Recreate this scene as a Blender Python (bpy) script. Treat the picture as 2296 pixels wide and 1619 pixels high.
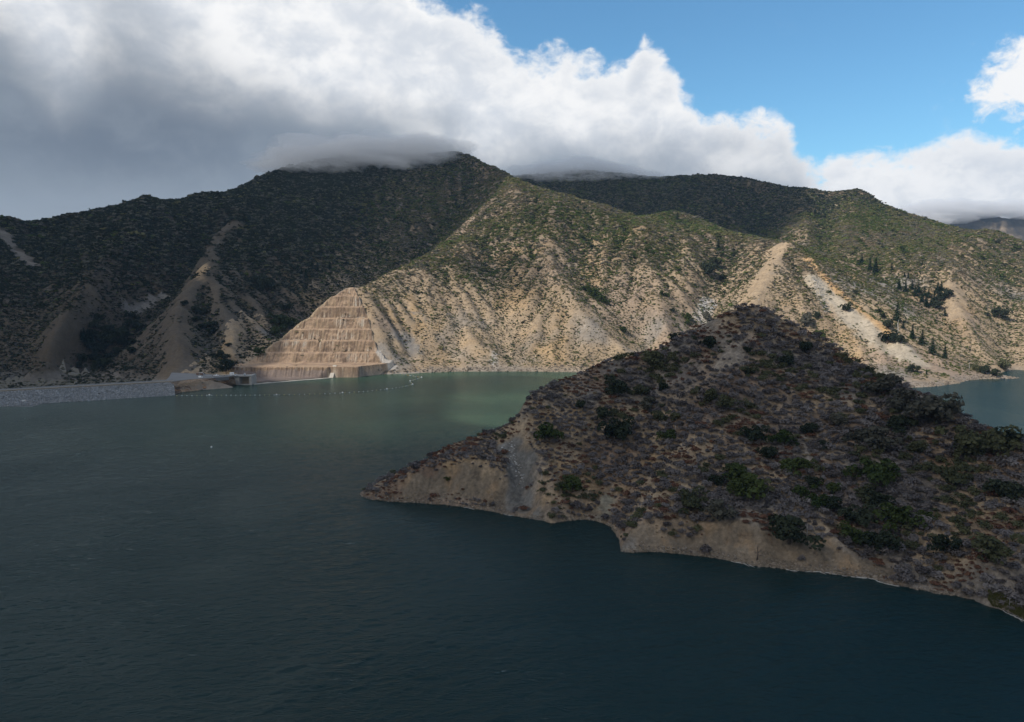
import bpy, bmesh, math, random
import numpy as np
from mathutils import Vector, Matrix

# ------------------------------------------------------------------ scene, camera, sky, sun
SC = bpy.context.scene
for o in list(bpy.data.objects):
    bpy.data.objects.remove(o)
COL = SC.collection
R = math.radians
random.seed(7)
RNG = np.random.default_rng(11)

F_PX, CX, CY = 1640.0, 1148.0, 809.5          # focal length and centre of the photograph, in pixels of a 2296 px wide copy
CAM_Z = 110.0
PITCH = math.atan((CY - 635.0) / F_PX)         # the water horizon lies at y = 635
SP, CP = math.sin(PITCH), math.cos(PITCH)

cam = bpy.data.cameras.new('camera')
cam.sensor_fit = 'HORIZONTAL'
cam.sensor_width = 36.0
cam.lens = 36.0 * F_PX / 2296.0
cam.clip_start = 1.0
cam.clip_end = 60000.0
cam_o = bpy.data.objects.new('camera', cam)
cam_o.location = (0, 0, CAM_Z)
cam_o.rotation_euler = (math.pi / 2 - PITCH, 0, 0)
COL.objects.link(cam_o)
SC.camera = cam_o

SUN_DIR = np.array([-0.62, -0.36, 0.69]); SUN_DIR /= np.linalg.norm(SUN_DIR)
SUN_EL = math.asin(SUN_DIR[2])
SUN_AZ = math.atan2(SUN_DIR[0], SUN_DIR[1])    # clockwise from +Y
SKY_STRENGTH = 0.1

sun = bpy.data.lights.new('sun', 'SUN')
sun.energy = 4.4
sun.angle = R(0.53)
sun.color = (1.0, 0.945, 0.86)
sun_o = bpy.data.objects.new('sun', sun)
sun_o.rotation_euler = Vector(SUN_DIR).to_track_quat('Z', 'Y').to_euler()
sun_o.location = (-900, -100, 1500)
COL.objects.link(sun_o)

SC.view_settings.view_transform = 'Standard'
SC.view_settings.look = 'None'
SC.view_settings.exposure = 0.0
SC.view_settings.gamma = 1.0
SC.render.engine = 'CYCLES'
SC.cycles.max_bounces = 6
SC.cycles.diffuse_bounces = 2
SC.cycles.glossy_bounces = 3
SC.cycles.transmission_bounces = 4
SC.cycles.transparent_max_bounces = 12
SC.cycles.volume_bounces = 3
SC.cycles.use_denoising = True
SC.cycles.caustics_reflective = False
SC.cycles.caustics_refractive = False


def px_dir(x, y):
    X = (x - CX) / F_PX
    u = (CY - y) / F_PX
    return np.array([X, CP + u * SP, u * CP - SP])


def P(x, y, d):
    """the point seen at pixel (x, y) at ground distance d in front of the camera"""
    v = px_dir(x, y)
    t = d / v[1]
    return np.array([v[0] * t, d, CAM_Z + v[2] * t])


def PZ(x, y, z=0.0):
    """the point seen at pixel (x, y) that lies at height z"""
    v = px_dir(x, y)
    t = (z - CAM_Z) / v[2]
    return np.array([v[0] * t, v[1] * t, z])


def az_el(x, y):
    v = px_dir(x, y)
    v = v / np.linalg.norm(v)
    return math.atan2(v[0], v[1]), math.asin(v[2])


# ------------------------------------------------------------------ node helpers
class NT:
    def __init__(self, tree):
        self.t = tree
        self.n = tree.nodes
        self.l = tree.links

    def new(self, typ, ins=None, **kw):
        nd = self.n.new(typ)
        for k, v in kw.items():
            setattr(nd, k, v)
        if ins:
            for k, v in ins.items():
                s = nd.inputs[k]
                if hasattr(v, 'is_output'):
                    self.l.new(v, s)
                else:
                    s.default_value = v
        return nd

    def math(self, op, a, b=None, c=None, clamp=False):
        nd = self.n.new('ShaderNodeMath')
        nd.operation = op
        nd.use_clamp = clamp
        for i, v in enumerate((a, b, c)):
            if v is None:
                continue
            if hasattr(v, 'is_output'):
                self.l.new(v, nd.inputs[i])
            else:
                nd.inputs[i].default_value = v
        return nd.outputs[0]

    def mix(self, f, a, b, blend='MIX'):
        nd = self.n.new('ShaderNodeMix')
        nd.data_type = 'RGBA'
        nd.blend_type = blend
        for s, v in ((nd.inputs[0], f), (nd.inputs[6], a), (nd.inputs[7], b)):
            if hasattr(v, 'is_output'):
                self.l.new(v, s)
            else:
                s.default_value = v if not isinstance(v, tuple) or len(v) == 4 else (*v, 1)
        return nd.outputs[2]

    def smooth(self, v, a, b, lo=0.0, hi=1.0, typ='SMOOTHSTEP'):
        nd = self.n.new('ShaderNodeMapRange')
        nd.interpolation_type = typ
        for i, q in enumerate((v, a, b, lo, hi)):
            if hasattr(q, 'is_output'):
                self.l.new(q, nd.inputs[i])
            else:
                nd.inputs[i].default_value = q
        return nd.outputs[0]

    def noise(self, vec, scale, detail=4.0, rough=0.5, dist=0.0, dims='3D', lac=2.0):
        nd = self.n.new('ShaderNodeTexNoise')
        nd.noise_dimensions = dims
        if vec is not None:
            self.l.new(vec, nd.inputs['Vector'])
        nd.inputs['Scale'].default_value = scale
        nd.inputs['Detail'].default_value = detail
        nd.inputs['Roughness'].default_value = rough
        nd.inputs['Lacunarity'].default_value = lac
        nd.inputs['Distortion'].default_value = dist
        return nd.outputs[0]


def new_mat(name):
    m = bpy.data.materials.new(name)
    m.use_nodes = True
    m.node_tree.nodes.clear()
    nt = NT(m.node_tree)
    out = nt.new('ShaderNodeOutputMaterial')
    return m, nt, out


# ------------------------------------------------------------------ world: clear Nishita sky with a broken cloud bank
def build_world():
    w = bpy.data.worlds.new('World')
    SC.world = w
    w.use_nodes = True
    w.node_tree.nodes.clear()
    nt = NT(w.node_tree)
    out = nt.new('ShaderNodeOutputWorld')
    sky = nt.new('ShaderNodeTexSky')
    sky.sky_type = 'NISHITA'
    sky.sun_disc = False
    sky.sun_elevation = SUN_EL
    sky.sun_rotation = SUN_AZ
    sky.altitude = 600.0
    sky.air_density = 1.15
    sky.dust_density = 0.35
    sky.ozone_density = 2.2
    tc = nt.new('ShaderNodeTexCoord')
    d = tc.outputs['Generated']
    sep = nt.new('ShaderNodeSeparateXYZ', {0: d})
    az = nt.math('ARCTAN2', sep.outputs[0], sep.outputs[1])
    el = nt.math('ARCSINE', sep.outputs[2])
    azn = nt.math('MULTIPLY_ADD', az, 1.0 / (2 * math.pi), 0.5)      # -180..180 deg -> 0..1
    EL_MAX = R(60)

    def curve(pts, default_l, default_r):
        """el as a function of az, from pixels of the picture, continued round the horizon"""
        nd = nt.n.new('ShaderNodeFloatCurve')
        c = nd.mapping.curves[0]
        q = []
        for (x, y) in pts:
            a, e = az_el(x, y)
            q.append((a / (2 * math.pi) + 0.5, e / EL_MAX))
        q = [(0.0, default_l), (0.30, default_l)] + q + [(0.72, default_r), (1.0, default_l)]
        c.points[0].location = q[0]
        c.points[1].location = q[-1]
        for p in q[1:-1]:
            c.points.new(*p)
        for p in c.points:
            p.handle_type = 'AUTO_CLAMPED'
        nd.mapping.use_clip = False
        nd.mapping.update()
        nt.l.new(azn, nd.inputs['Value'])
        return nt.math('MULTIPLY', nd.outputs[0], EL_MAX)

    # stretched direction: clouds are wider than tall
    wv = nt.new('ShaderNodeMapping', {0: d})
    wv.inputs['Scale'].default_value = (1.0, 1.0, 1.35)
    wv = wv.outputs[0]
    n_big = nt.noise(wv, 5.0, 2.0, 0.5, 0.3)
    n_mid = nt.noise(wv, 13.0, 6.0, 0.56, 0.25)
    n_fine = nt.noise(wv, 34.0, 5.0, 0.62, 0.4)

    top = curve([(-300, -700), (400, -520), (820, -150), (1010, 20), (1120, 75), (1180, 135), (1250, 120), (1330, 165),
                 (1400, 175), (1432, 95), (1452, 80), (1485, 120), (1530, 195), (1590, 262), (1680, 272), (1745, 285),
                 (1790, 330), (1812, 392), (1900, 345), (1960, 322), (2060, 332), (2180, 304), (2260, 322), (2310, 300),
                 (2500, 260), (2800, 300)], 0.85, 0.3)
    depth = nt.math('ADD', nt.math('SUBTRACT', top, el), 0.013)                              # radians below the cloud's upper edge
    wob = nt.math('MULTIPLY_ADD', n_mid, 0.10, -0.055)
    wob2 = nt.math('MULTIPLY_ADD', n_fine, 0.055, -0.0275)
    f = nt.math('ADD', nt.math('ADD', depth, wob), wob2)
    mask = nt.smooth(f, -0.004, 0.024)

    # the small separate cloud standing at the right edge
    a0, e0 = az_el(2330, 175)
    da = nt.math('DIVIDE', nt.math('SUBTRACT', az, a0), 0.075)
    de = nt.math('DIVIDE', nt.math('SUBTRACT', el, e0), 0.062)
    r = nt.math('SQRT', nt.math('ADD', nt.math('MULTIPLY', da, da), nt.math('MULTIPLY', de, de)))
    f2 = nt.math('ADD', nt.math('SUBTRACT', 1.0, r), nt.math('MULTIPLY_ADD', n_mid, 1.5, -0.75))
    f2 = nt.math('ADD', f2, nt.math('MULTIPLY_ADD', n_fine, 1.4, -0.70))
    m2 = nt.smooth(f2, 0.0, 0.45)
    mask = nt.math('MAXIMUM', mask, m2)
    # thin veils of torn cloud
    veil = nt.smooth(nt.noise(wv, 9.0, 4.0, 0.7, 1.2), 0.60, 0.85, 0.0, 0.25)
    mask = nt.math('MAXIMUM', mask, nt.math('MULTIPLY', veil, nt.smooth(depth, -0.16, 0.0)))

    # grey bases: the lower left of the bank lies in its own shade
    base = curve([(-300, -60), (0, 40), (120, 120), (260, 40), (400, 90), (560, 150), (700, 190), (830, 235), (960, 290), (1080, 318),
                  (1300, 330), (1500, 340), (1650, 345), (1790, 385), (1850, 450), (2000, 520), (2296, 520), (2700, 520)], 0.5, 0.1)
    bd = nt.math('SUBTRACT', base, el)
    bd = nt.math('ADD', bd, nt.math('MULTIPLY_ADD', n_big, 0.16, -0.08))
    bd = nt.math('ADD', bd, nt.math('MULTIPLY_ADD', n_mid, 0.06, -0.03))
    shade = nt.smooth(bd, -0.055, 0.075)
    # soft interior modelling of the white part
    body = nt.smooth(nt.math('ADD', nt.math('MULTIPLY', n_mid, 0.72), nt.math('MULTIPLY', n_fine, 0.28)), 0.38, 0.64)
    body = nt.math('MULTIPLY', body, nt.smooth(depth, 0.0, 0.05))
    white = nt.mix(body, (1.0, 1.0, 1.0), (0.72, 0.76, 0.82))
    gsoft = nt.smooth(n_big, 0.3, 0.7)
    low = nt.smooth(el, R(3.0), R(9.5))
    grey = nt.mix(gsoft, (0.175, 0.212, 0.268), (0.26, 0.305, 0.365))
    grey = nt.mix(nt.smooth(n_mid, 0.40, 0.66, 0.0, 0.28), grey, (0.36, 0.405, 0.46))
    grey = nt.mix(low, (0.34, 0.385, 0.435), grey)
    cl = nt.mix(shade, white, grey)
    # the sky background stands at strength SKY_STRENGTH; cloud radiance is divided by it so both share one Background
    clb = nt.new('ShaderNodeVectorMath', {0: cl, 1: (1 / SKY_STRENGTH,) * 3}, operation='MULTIPLY').outputs[0]
    tint = nt.new('ShaderNodeVectorMath', {0: sky.outputs[0], 1: (0.84, 1.31, 1.47)}, operation='MULTIPLY').outputs[0]
    ground = nt.smooth(el, R(-1.0), R(0.5))
    skyc = nt.mix(mask, tint, clb)
    skyc = nt.mix(ground, (0.6, 0.62, 0.6), skyc)
    w.cycles.sampling_method = 'MANUAL'
    w.cycles.sample_map_resolution = 512
    bg = nt.new('ShaderNodeBackground', {0: skyc, 1: SKY_STRENGTH})
    nt.l.new(bg.outputs[0], out.inputs[0])


build_world()

# ------------------------------------------------------------------ numeric noise and height fields
def _hash(ix, iy, seed):
    h = (ix.astype(np.int64) * 374761393 + iy.astype(np.int64) * 668265263 + seed * 1442695041) & 0xffffffff
    h = ((h ^ (h >> 13)) * 1274126177) & 0xffffffff
    return ((h ^ (h >> 16)) & 0xffff) / 65535.0


def vnoise(x, y, seed=0):
    ix = np.floor(x); iy = np.floor(y)
    fx = x - ix; fy = y - iy
    ix = ix.astype(np.int64); iy = iy.astype(np.int64)
    ux = fx * fx * fx * (fx * (fx * 6 - 15) + 10); uy = fy * fy * fy * (fy * (fy * 6 - 15) + 10)
    a = _hash(ix, iy, seed); b = _hash(ix + 1, iy, seed); c = _hash(ix, iy + 1, seed); d = _hash(ix + 1, iy + 1, seed)
    return (a * (1 - ux) + b * ux) * (1 - uy) + (c * (1 - ux) + d * ux) * uy


def fbm(x, y, scale, octaves=4, seed=0, gain=0.5):
    """about -1..1"""
    s = np.zeros(np.shape(x)); amp = 1.0; tot = 0.0; fr = 1.0 / scale
    for k in range(octaves):
        cs, sn = math.cos(k * 1.1), math.sin(k * 1.1)
        s += amp * (vnoise((x * cs - y * sn) * fr + 17.3 * k, (x * sn + y * cs) * fr - 9.1 * k, seed + k) * 2 - 1)
        tot += amp; amp *= gain; fr *= 2.03
    return s / tot


def sstep(v, a, b):
    t = np.clip((v - a) / (b - a), 0, 1)
    return t * t * (3 - 2 * t)


def blur(a, n=1):
    for _ in range(n):
        p = np.pad(a, 1, mode='edge')
        a = (p[1:-1, 1:-1] * 4 + (p[:-2, 1:-1] + p[2:, 1:-1] + p[1:-1, :-2] + p[1:-1, 2:]) * 2
             + p[:-2, :-2] + p[:-2, 2:] + p[2:, :-2] + p[2:, 2:]) / 16.0
    return a


def dense(pts, step):
    out = []
    for a, b in zip(pts[:-1], pts[1:]):
        a = np.asarray(a, float); b = np.asarray(b, float)
        n = max(1, int(np.linalg.norm((b - a)[:2]) / step))
        for i in range(n):
            out.append(a + (b - a) * i / n)
    out.append(np.asarray(pts[-1], float))
    return out


class Field:
    def __init__(self, x0, x1, y0, y1, h):
        self.x0, self.y0, self.h = x0, y0, h
        self.nx = int(round((x1 - x0) / h)) + 1
        self.ny = int(round((y1 - y0) / h)) + 1
        self.z = np.zeros((self.ny, self.nx))

    def grid(self):
        return np.meshgrid(self.x0 + np.arange(self.nx) * self.h, self.y0 + np.arange(self.ny) * self.h)

    def sample(self, x, y, a=None, cubic=False):
        a = self.z if a is None else a
        gx = np.clip((np.asarray(x, float) - self.x0) / self.h, 0, self.nx - 1.001)
        gy = np.clip((np.asarray(y, float) - self.y0) / self.h, 0, self.ny - 1.001)
        ix = gx.astype(int); iy = gy.astype(int)
        fx = gx - ix; fy = gy - iy
        if not cubic:
            return ((a[iy, ix] * (1 - fx) + a[iy, ix + 1] * fx) * (1 - fy)
                    + (a[iy + 1, ix] * (1 - fx) + a[iy + 1, ix + 1] * fx) * fy)

        def wts(f):                            # uniform cubic B-spline
            return ((1 - f) ** 3 / 6, (3 * f ** 3 - 6 * f ** 2 + 4) / 6, (-3 * f ** 3 + 3 * f ** 2 + 3 * f + 1) / 6, f ** 3 / 6)
        wx, wy = wts(fx), wts(fy)
        r = 0.0
        for j in range(4):
            jj = np.clip(iy + j - 1, 0, self.ny - 1)
            for i in range(4):
                ii = np.clip(ix + i - 1, 0, self.nx - 1)
                r = r + a[jj, ii] * wx[i] * wy[j]
        return r

    def solve(self, cons, edge=None, iters=240):
        """membrane through the constraint points; coarse to fine"""
        cons = np.array(cons)
        prev = None
        lv = [16, 8, 4, 2, 1]
        for L in lv:
            h = self.h * L
            nx = (self.nx - 1) // L + 1
            ny = (self.ny - 1) // L + 1
            ci = np.clip(np.round((cons[:, 0] - self.x0) / h).astype(int), 0, nx - 1)
            cj = np.clip(np.round((cons[:, 1] - self.y0) / h).astype(int), 0, ny - 1)
            inside = (cons[:, 0] > self.x0 - h) & (cons[:, 0] < self.x0 + self.nx * self.h + h) & (cons[:, 1] > self.y0 - h) & (cons[:, 1] < self.y0 + self.ny * self.h + h)
            ci, cj, cz = ci[inside], cj[inside], cons[inside, 2]
            s = np.zeros((ny, nx)); n = np.zeros((ny, nx))
            np.add.at(s, (cj, ci), cz); np.add.at(n, (cj, ci), 1)
            m = n > 0
            fix = np.where(m, s / np.maximum(n, 1), 0)
            if prev is None:
                z = np.full((ny, nx), cz.mean())
            else:
                jj = np.clip(np.arange(ny) / 2.0, 0, prev.shape[0] - 1.001); ii = np.clip(np.arange(nx) / 2.0, 0, prev.shape[1] - 1.001)
                j0 = jj.astype(int); i0 = ii.astype(int); fj = (jj - j0)[:, None]; fi = (ii - i0)[None]
                z = ((prev[j0][:, i0] * (1 - fi) + prev[j0][:, i0 + 1] * fi) * (1 - fj)
                     + (prev[j0 + 1][:, i0] * (1 - fi) + prev[j0 + 1][:, i0 + 1] * fi) * fj)
            for _ in range(iters if L > 1 else iters // 2):
                p = np.pad(z, 1, mode='edge')
                z = 0.25 * (p[:-2, 1:-1] + p[2:, 1:-1] + p[1:-1, :-2] + p[1:-1, 2:])
                z[m] = fix[m]
            prev = z
        self.z = z[:self.ny, :self.nx]
        self.con = m


def erode(fl, n_batch, n_drop, steps, rng, strength=1.0, keep=None):
    """water drops running down the field, taking soil from the gullies and laying it at their feet"""
    z = fl.z.copy()
    ny, nx = z.shape
    for b in range(n_batch):
        x = rng.uniform(2, nx - 3, n_drop); y = rng.uniform(2, ny - 3, n_drop)
        dx = np.zeros(n_drop); dy = np.zeros(n_drop); sed = np.zeros(n_drop); vel = np.ones(n_drop); wat = np.ones(n_drop)
        alive = np.ones(n_drop, bool)
        dz = np.zeros_like(z)
        for s in range(steps):
            ix = np.clip(x.astype(int), 1, nx - 3); iy = np.clip(y.astype(int), 1, ny - 3)
            fx = x - ix; fy = y - iy
            a = z[iy, ix]; bb = z[iy, ix + 1]; c = z[iy + 1, ix]; d = z[iy + 1, ix + 1]
            gx = ((bb - a) * (1 - fy) + (d - c) * fy); gy = ((c - a) * (1 - fx) + (d - bb) * fx)
            h0 = (a * (1 - fx) + bb * fx) * (1 - fy) + (c * (1 - fx) + d * fx) * fy
            dx = dx * 0.25 - gx * 0.75; dy = dy * 0.25 - gy * 0.75
            l = np.hypot(dx, dy) + 1e-9
            x2 = x + dx / l; y2 = y + dy / l
            alive &= (x2 > 1) & (x2 < nx - 3) & (y2 > 1) & (y2 < ny - 3) & (h0 > -4)
            x2 = np.clip(x2, 1, nx - 3.001); y2 = np.clip(y2, 1, ny - 3.001)
            jx = x2.astype(int); jy = y2.astype(int); gx2 = x2 - jx; gy2 = y2 - jy
            h1 = (z[jy, jx] * (1 - gx2) + z[jy, jx + 1] * gx2) * (1 - gy2) + (z[jy + 1, jx] * (1 - gx2) + z[jy + 1, jx + 1] * gx2) * gy2
            dh = h1 - h0
            cap = np.maximum(-dh, 0.02) * vel * wat * 1.3
            take = np.where(dh > 0, -np.minimum(dh, sed), np.where(sed > cap, -(sed - cap) * 0.25, np.minimum((cap - sed) * 0.22, -dh * 0.8)))
            take = np.where(alive, take, 0.0) * strength
            for (qy, qx, w) in ((iy, ix, (1 - fx) * (1 - fy)), (iy, ix + 1, fx * (1 - fy)), (iy + 1, ix, (1 - fx) * fy), (iy + 1, ix + 1, fx * fy)):
                np.add.at(dz, (qy, qx), -take * w)
            sed = np.clip(sed + take, 0, 50)
            vel = np.sqrt(np.clip(vel * vel - dh * 0.3, 0.05, 9.0)); wat *= 0.985
            x, y = x2, y2
        dz = np.clip(dz, -1.6, 1.0)
        if keep is not None:
            dz *= keep
        z += dz
    fl.z = z


# ------------------------------------------------------------------ the mountains beyond the lake (heights from ridge, gully and shore lines)
M = Field(-1560, 1800, 640, 2620, 6.0)
cons = []


def line(pts, step=5.0, dz=0.0):
    q = [P(*p) + np.array([0, 0, dz]) for p in pts]
    cons.extend(dense(q, step))
    return q


def wline(pts, step=5.0):
    cons.extend(dense([np.array(p, float) for p in pts], step))


def face(x, y, d0, slope, off=0.0):
    """distance of the point at pixel (x, y) on a face that rises from the water at distance d0"""
    v = px_dir(x, y)
    tg = v[2] / v[1]
    return (CAM_Z + slope * d0) / (slope - tg) + off


# skyline of the left range up to the cloud-capped summit, and down to the sunlit shoulder
SKYL = [(-220, 520, 1330), (0, 493, 1300), (40, 488, 1300), (78, 514, 1340), (105, 488, 1380), (200, 478, 1400), (245, 468, 1415), (270, 459, 1420), (328, 443, 1450), (365, 457, 1460),
        (392, 462, 1470), (440, 438, 1490), (465, 434, 1495), (500, 447, 1510), (560, 408, 1590), (630, 377, 1660), (720, 358, 1720), (830, 350, 1760), (930, 345, 1790), (1000, 338, 1800), (1030, 339, 1790)]
line(SKYL)
line([(x, y + 34, d + 190) for (x, y, d) in SKYL])
SHO = [(1030, 339, 1790), (1062, 350, 1740), (1092, 368, 1660), (1130, 385, 1560), (1152, 400, 1490)]
line(SHO)
CREST = [(1152, 400, 1490), (1190, 412, 1470), (1250, 431, 1450), (1300, 442, 1440), (1345, 454, 1420), (1400, 478, 1400), (1440, 492, 1390), (1500, 508, 1380), (1580, 518, 1370), (1680, 528, 1330), (1760, 541, 1240)]
line(CREST)
# hidden valley between the sunlit crest and the dark range
wline([P(1060, 420, 1950) - np.array([0, 0, 40]), P(1200, 440, 1720) - np.array([0, 0, 60]), P(1340, 470, 1640) - np.array([0, 0, 50]), P(1440, 500, 1620) - np.array([0, 0, 40]), P(1600, 530, 1600) - np.array([0, 0, 30]), P(1760, 545, 1480) - np.array([0, 0, 20]), P(1860, 560, 1350) - np.array([0, 0, 4])])
# sunlit hillock behind the crest
line([(1440, 486, 1500), (1475, 474, 1500), (1505, 470, 1500), (1545, 477, 1500), (1590, 500, 1480), (1640, 519, 1460), (1700, 531, 1420)])
# dark range on the right, its lit shoulder and the end of the range
BACK = [(1080, 400, 2200), (1180, 392, 2150), (1240, 387, 2130), (1310, 383, 2120), (1380, 388, 2100), (1450, 395, 2090), (1540, 394, 2060), (1620, 391, 2030), (1660, 397, 2000), (1700, 405, 1960), (1745, 413, 1930), (1790, 420, 1900), (1815, 421, 1870), (1850, 430, 1830),
        (1885, 431, 1800), (1920, 424, 1770), (1940, 429, 1750), (1975, 450, 1720), (2030, 475, 1680), (2090, 492, 1620), (2140, 507, 1570), (2190, 519, 1530), (2220, 512, 1510), (2245, 520, 1480), (2296, 542, 1420), (2420, 580, 1330), (2600, 640, 1250)]
line(BACK)
line([(x, y + 40, d + 220) for (x, y, d) in BACK])
# ribs and gullies of the dark range
line([(1560, 398, 2040), (1600, 440, 1900), (1640, 500, 1720)], dz=8)
line([(1700, 410, 1950), (1690, 470, 1820), (1700, 520, 1640)], dz=-22)
line([(1790, 421, 1900), (1800, 470, 1700), (1810, 520, 1480)], dz=4)
line([(1920, 424, 1770), (1900, 480, 1590), (1880, 530, 1430), (1880, 560, 1340)], dz=0)
line([(1850, 440, 1800), (1845, 500, 1560), (1840, 545, 1390)], dz=-14)
# landslide ridge running down to the arm of the lake
LS = [(1690, 534, 1290), (1730, 540, 1240), (1775, 545, 1195), (1812, 572, 1130), (1850, 615, 1080), (1900, 662, 1020), (1950, 702, 970), (2010, 752, 915), (2060, 792, 880), (2110, 830, 845), (2160, 859, 815)]
line(LS)
# gully with conifers right of it, then the last slope
line([(1880, 560, 1330), (1935, 592, 1230), (1990, 622, 1180), (2050, 655, 1130), (2100, 695, 1075), (2150, 745, 1000), (2200, 800, 930), (2235, 845, 880)], dz=-6)
line([(2130, 600, 1200), (2138, 660, 1120), (2150, 712, 1050), (2190, 780, 955), (2220, 830, 900)], dz=7)
line([(2190, 519, 1530), (2150, 560, 1310), (2130, 600, 1200)], dz=5)
line([(2296, 560, 1370), (2270, 640, 1190), (2262, 720, 1060), (2270, 800, 950), (2290, 846, 890)], dz=-10)
line([(2420, 600, 1290), (2360, 700, 1090), (2340, 790, 960), (2350, 846, 900)], dz=8)
# left flank of the landslide ridge: ribs and the white-rock gully
line([(1775, 545, 1195), (1740, 590, 1120), (1705, 640, 1060), (1680, 690, 1000), (1670, 760, 930)], dz=4)
line([(1812, 572, 1130), (1800, 640, 1040), (1810, 720, 955), (1850, 800, 890), (1900, 850, 855)], dz=-4)
line([(1640, 540, 1290), (1628, 590, 1220), (1615, 640, 1150), (1600, 690, 1080), (1575, 740, 1010), (1540, 790, 950), (1500, 826, 925)], dz=-16)
# main sunlit slope: ribs and gullies
S0 = 922.0
for pts, sl, off, dz in (
        ([(1250, 440), (1225, 520), (1232, 600), (1300, 690), (1400, 775), (1440, 815)], 0.58, -26, 0),
        ([(1345, 460), (1310, 540), (1310, 600), (1345, 665), (1405, 725), (1450, 775), (1480, 820)], 0.58, 14, 0),
        ([(1440, 500), (1440, 560), (1470, 640), (1500, 730), (1520, 800)], 0.58, -22, 0),
        ([(1540, 520), (1540, 580), (1540, 660), (1545, 740)], 0.58, 4, 0),
        ([(1152, 405), (1160, 480), (1170, 560), (1190, 640), (1215, 730), (1265, 830)], 0.57, -14, 0),
        ([(1110, 470), (1100, 560), (1120, 650), (1150, 740), (1160, 828)], 0.57, 18, 0),
        ([(1040, 530), (1030, 600), (1050, 680), (1060, 760), (1050, 828)], 0.58, -12, 0),
        ([(955, 610), (945, 660), (938, 720), (930, 780), (925, 828)], 0.62, -20, 0)):
    line([(x, y, face(x, y, S0, sl, off)) for (x, y) in pts], dz=dz)
# spur running down left to the terraced cut, and the flanks of the cut
SPUR = [(1152, 400, 1490), (1120, 425, 1450), (1090, 455, 1400), (1050, 495, 1340), (1010, 530, 1290), (960, 566, 1215), (905, 598, 1135), (870, 611, 1095), (830, 630, 1045), (790, 644, 1003)]
line(SPUR)
CUT_L = [(752, 662, 987), (720, 689, 970), (696, 711, 954), (657, 737, 938), (628, 762, 922), (591, 788, 906), (560, 813, 893), (528, 817, 889)]
CUT_R = [(793, 645, 1003), (812, 682, 974), (826, 713, 954), (838, 762, 922), (848, 784, 908), (866, 823, 894), (884, 836, 893)]
line([(790, 644, 1003)] + CUT_L)
line(CUT_R)
# gully behind the cut, and the pale triangular spur
wline([(-333, 905, 13), (-306, 1000, 34), (-272, 1100, 58), (-235, 1210, 90), (-188, 1330, 134), (-140, 1450, 196), (-105, 1560, 268), (-90, 1660, 340)])
line([(700, 372, 1730), (700, 440, 1560), (660, 520, 1370), (610, 600, 1180), (585, 680, 1060), (560, 750, 965)], dz=12)
line([(630, 377, 1660), (570, 435, 1480), (513, 494, 1310), (470, 533, 1210), (462, 581, 1125), (430, 640, 1030), (397, 675, 975), (392, 715, 925), (400, 770, 865), (389, 832, 818)], dz=0)
line([(462, 581, 1125), (480, 640, 1040), (507, 707, 965), (515, 726, 945), (535, 775, 905), (548, 812, 880)], dz=0)
line([(458, 660, 1030), (455, 720, 960), (475, 770, 905), (500, 815, 862), (508, 832, 845)], dz=-5)
# left gully, rocky rib and the far left flank
line([(480, 500, 1350), (420, 600, 1190), (330, 690, 1070), (290, 740, 1000), (200, 800, 945), (130, 862, 890), (60, 900, 860)], dz=-22)
line([(328, 447, 1450), (290, 530, 1240), (245, 580, 1140), (200, 650, 1030), (160, 710, 955), (110, 800, 880), (60, 850, 850)], dz=14)
line([(78, 504, 1340), (90, 600, 1090), (60, 700, 960), (20, 800, 870), (-30, 870, 830)], dz=-16)
line([(0, 496, 1300), (-40, 620, 1050), (-80, 760, 890)], dz=6)
# canyon floor below the dam
wline([(-640, 700, -45), (-560, 800, -40), (-470, 840, -30), (-420, 830, -14)])
wline([(-900, 650, -40), (-760, 760, -10)])
# levelled ground: dam abutment, pad, channel floor (joined to meshes of their own)
PADZ = 10.5
line([(378, 838, 806), (440, 838.5, 806), (500, 842, 800), (520, 846, 795)])
wline([PZ(378, 856, PADZ), PZ(440, 851, PADZ), PZ(522, 848, PADZ)])
wline([PZ(384, 887, -0.3), PZ(420, 884, -0.3), PZ(470, 878, -0.3), PZ(510, 870, -0.3), PZ(530, 868.5, -0.3)])
wline([PZ(384, 887, -12) + np.array([0, -18, 0]), PZ(530, 868.5, -12) + np.array([6, -22, 0])])
# shore of the lake
SH1 = [(566, 862), (640, 855), (700, 850), (745, 846.5), (800, 843), (850, 840), (890, 838), (940, 836), (1000, 834), (1060, 832.5), (1150, 833), (1270, 834), (1400, 838), (1600, 846), (1800, 858), (1980, 870), (2080, 869), (2120, 865), (2160, 859), (2172, 853), (2200, 850), (2235, 849), (2262, 851), (2296, 848), (2380, 848), (2600, 846)]
shore = [PZ(*p) for p in SH1]
wline(shore)
wline([p + np.array([0, -26, -14]) for p in shore])
wline([p + np.array([0, -90, -26]) for p in shore])
wline([(-1560, 1500, 150), (-1560, 2620, 150), (1800, 2620, 220), (1800, 1200, 220), (1800, 900, 60)], 30)
wline([(-300, 640, -30), (1800, 640, -30)], 12)
M.solve(cons)
M.z = blur(M.z, 1)
gx, gy = M.grid()
land = sstep(M.z, 0, 25)
flat = 1.0 - sstep(np.hypot(gx + 345, gy - 785), 50, 110)          # leave the pad and gate ground level
M.z += land * (1 - flat) * (fbm(gx, gy, 150, 3, 3) * 4.0 + fbm(gx, gy, 48, 3, 9) * 3.0)
keep = sstep(M.z, 1, 18) * (1 - flat)
erode(M, 10, 9000, 46, RNG, 0.9, keep)


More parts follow.
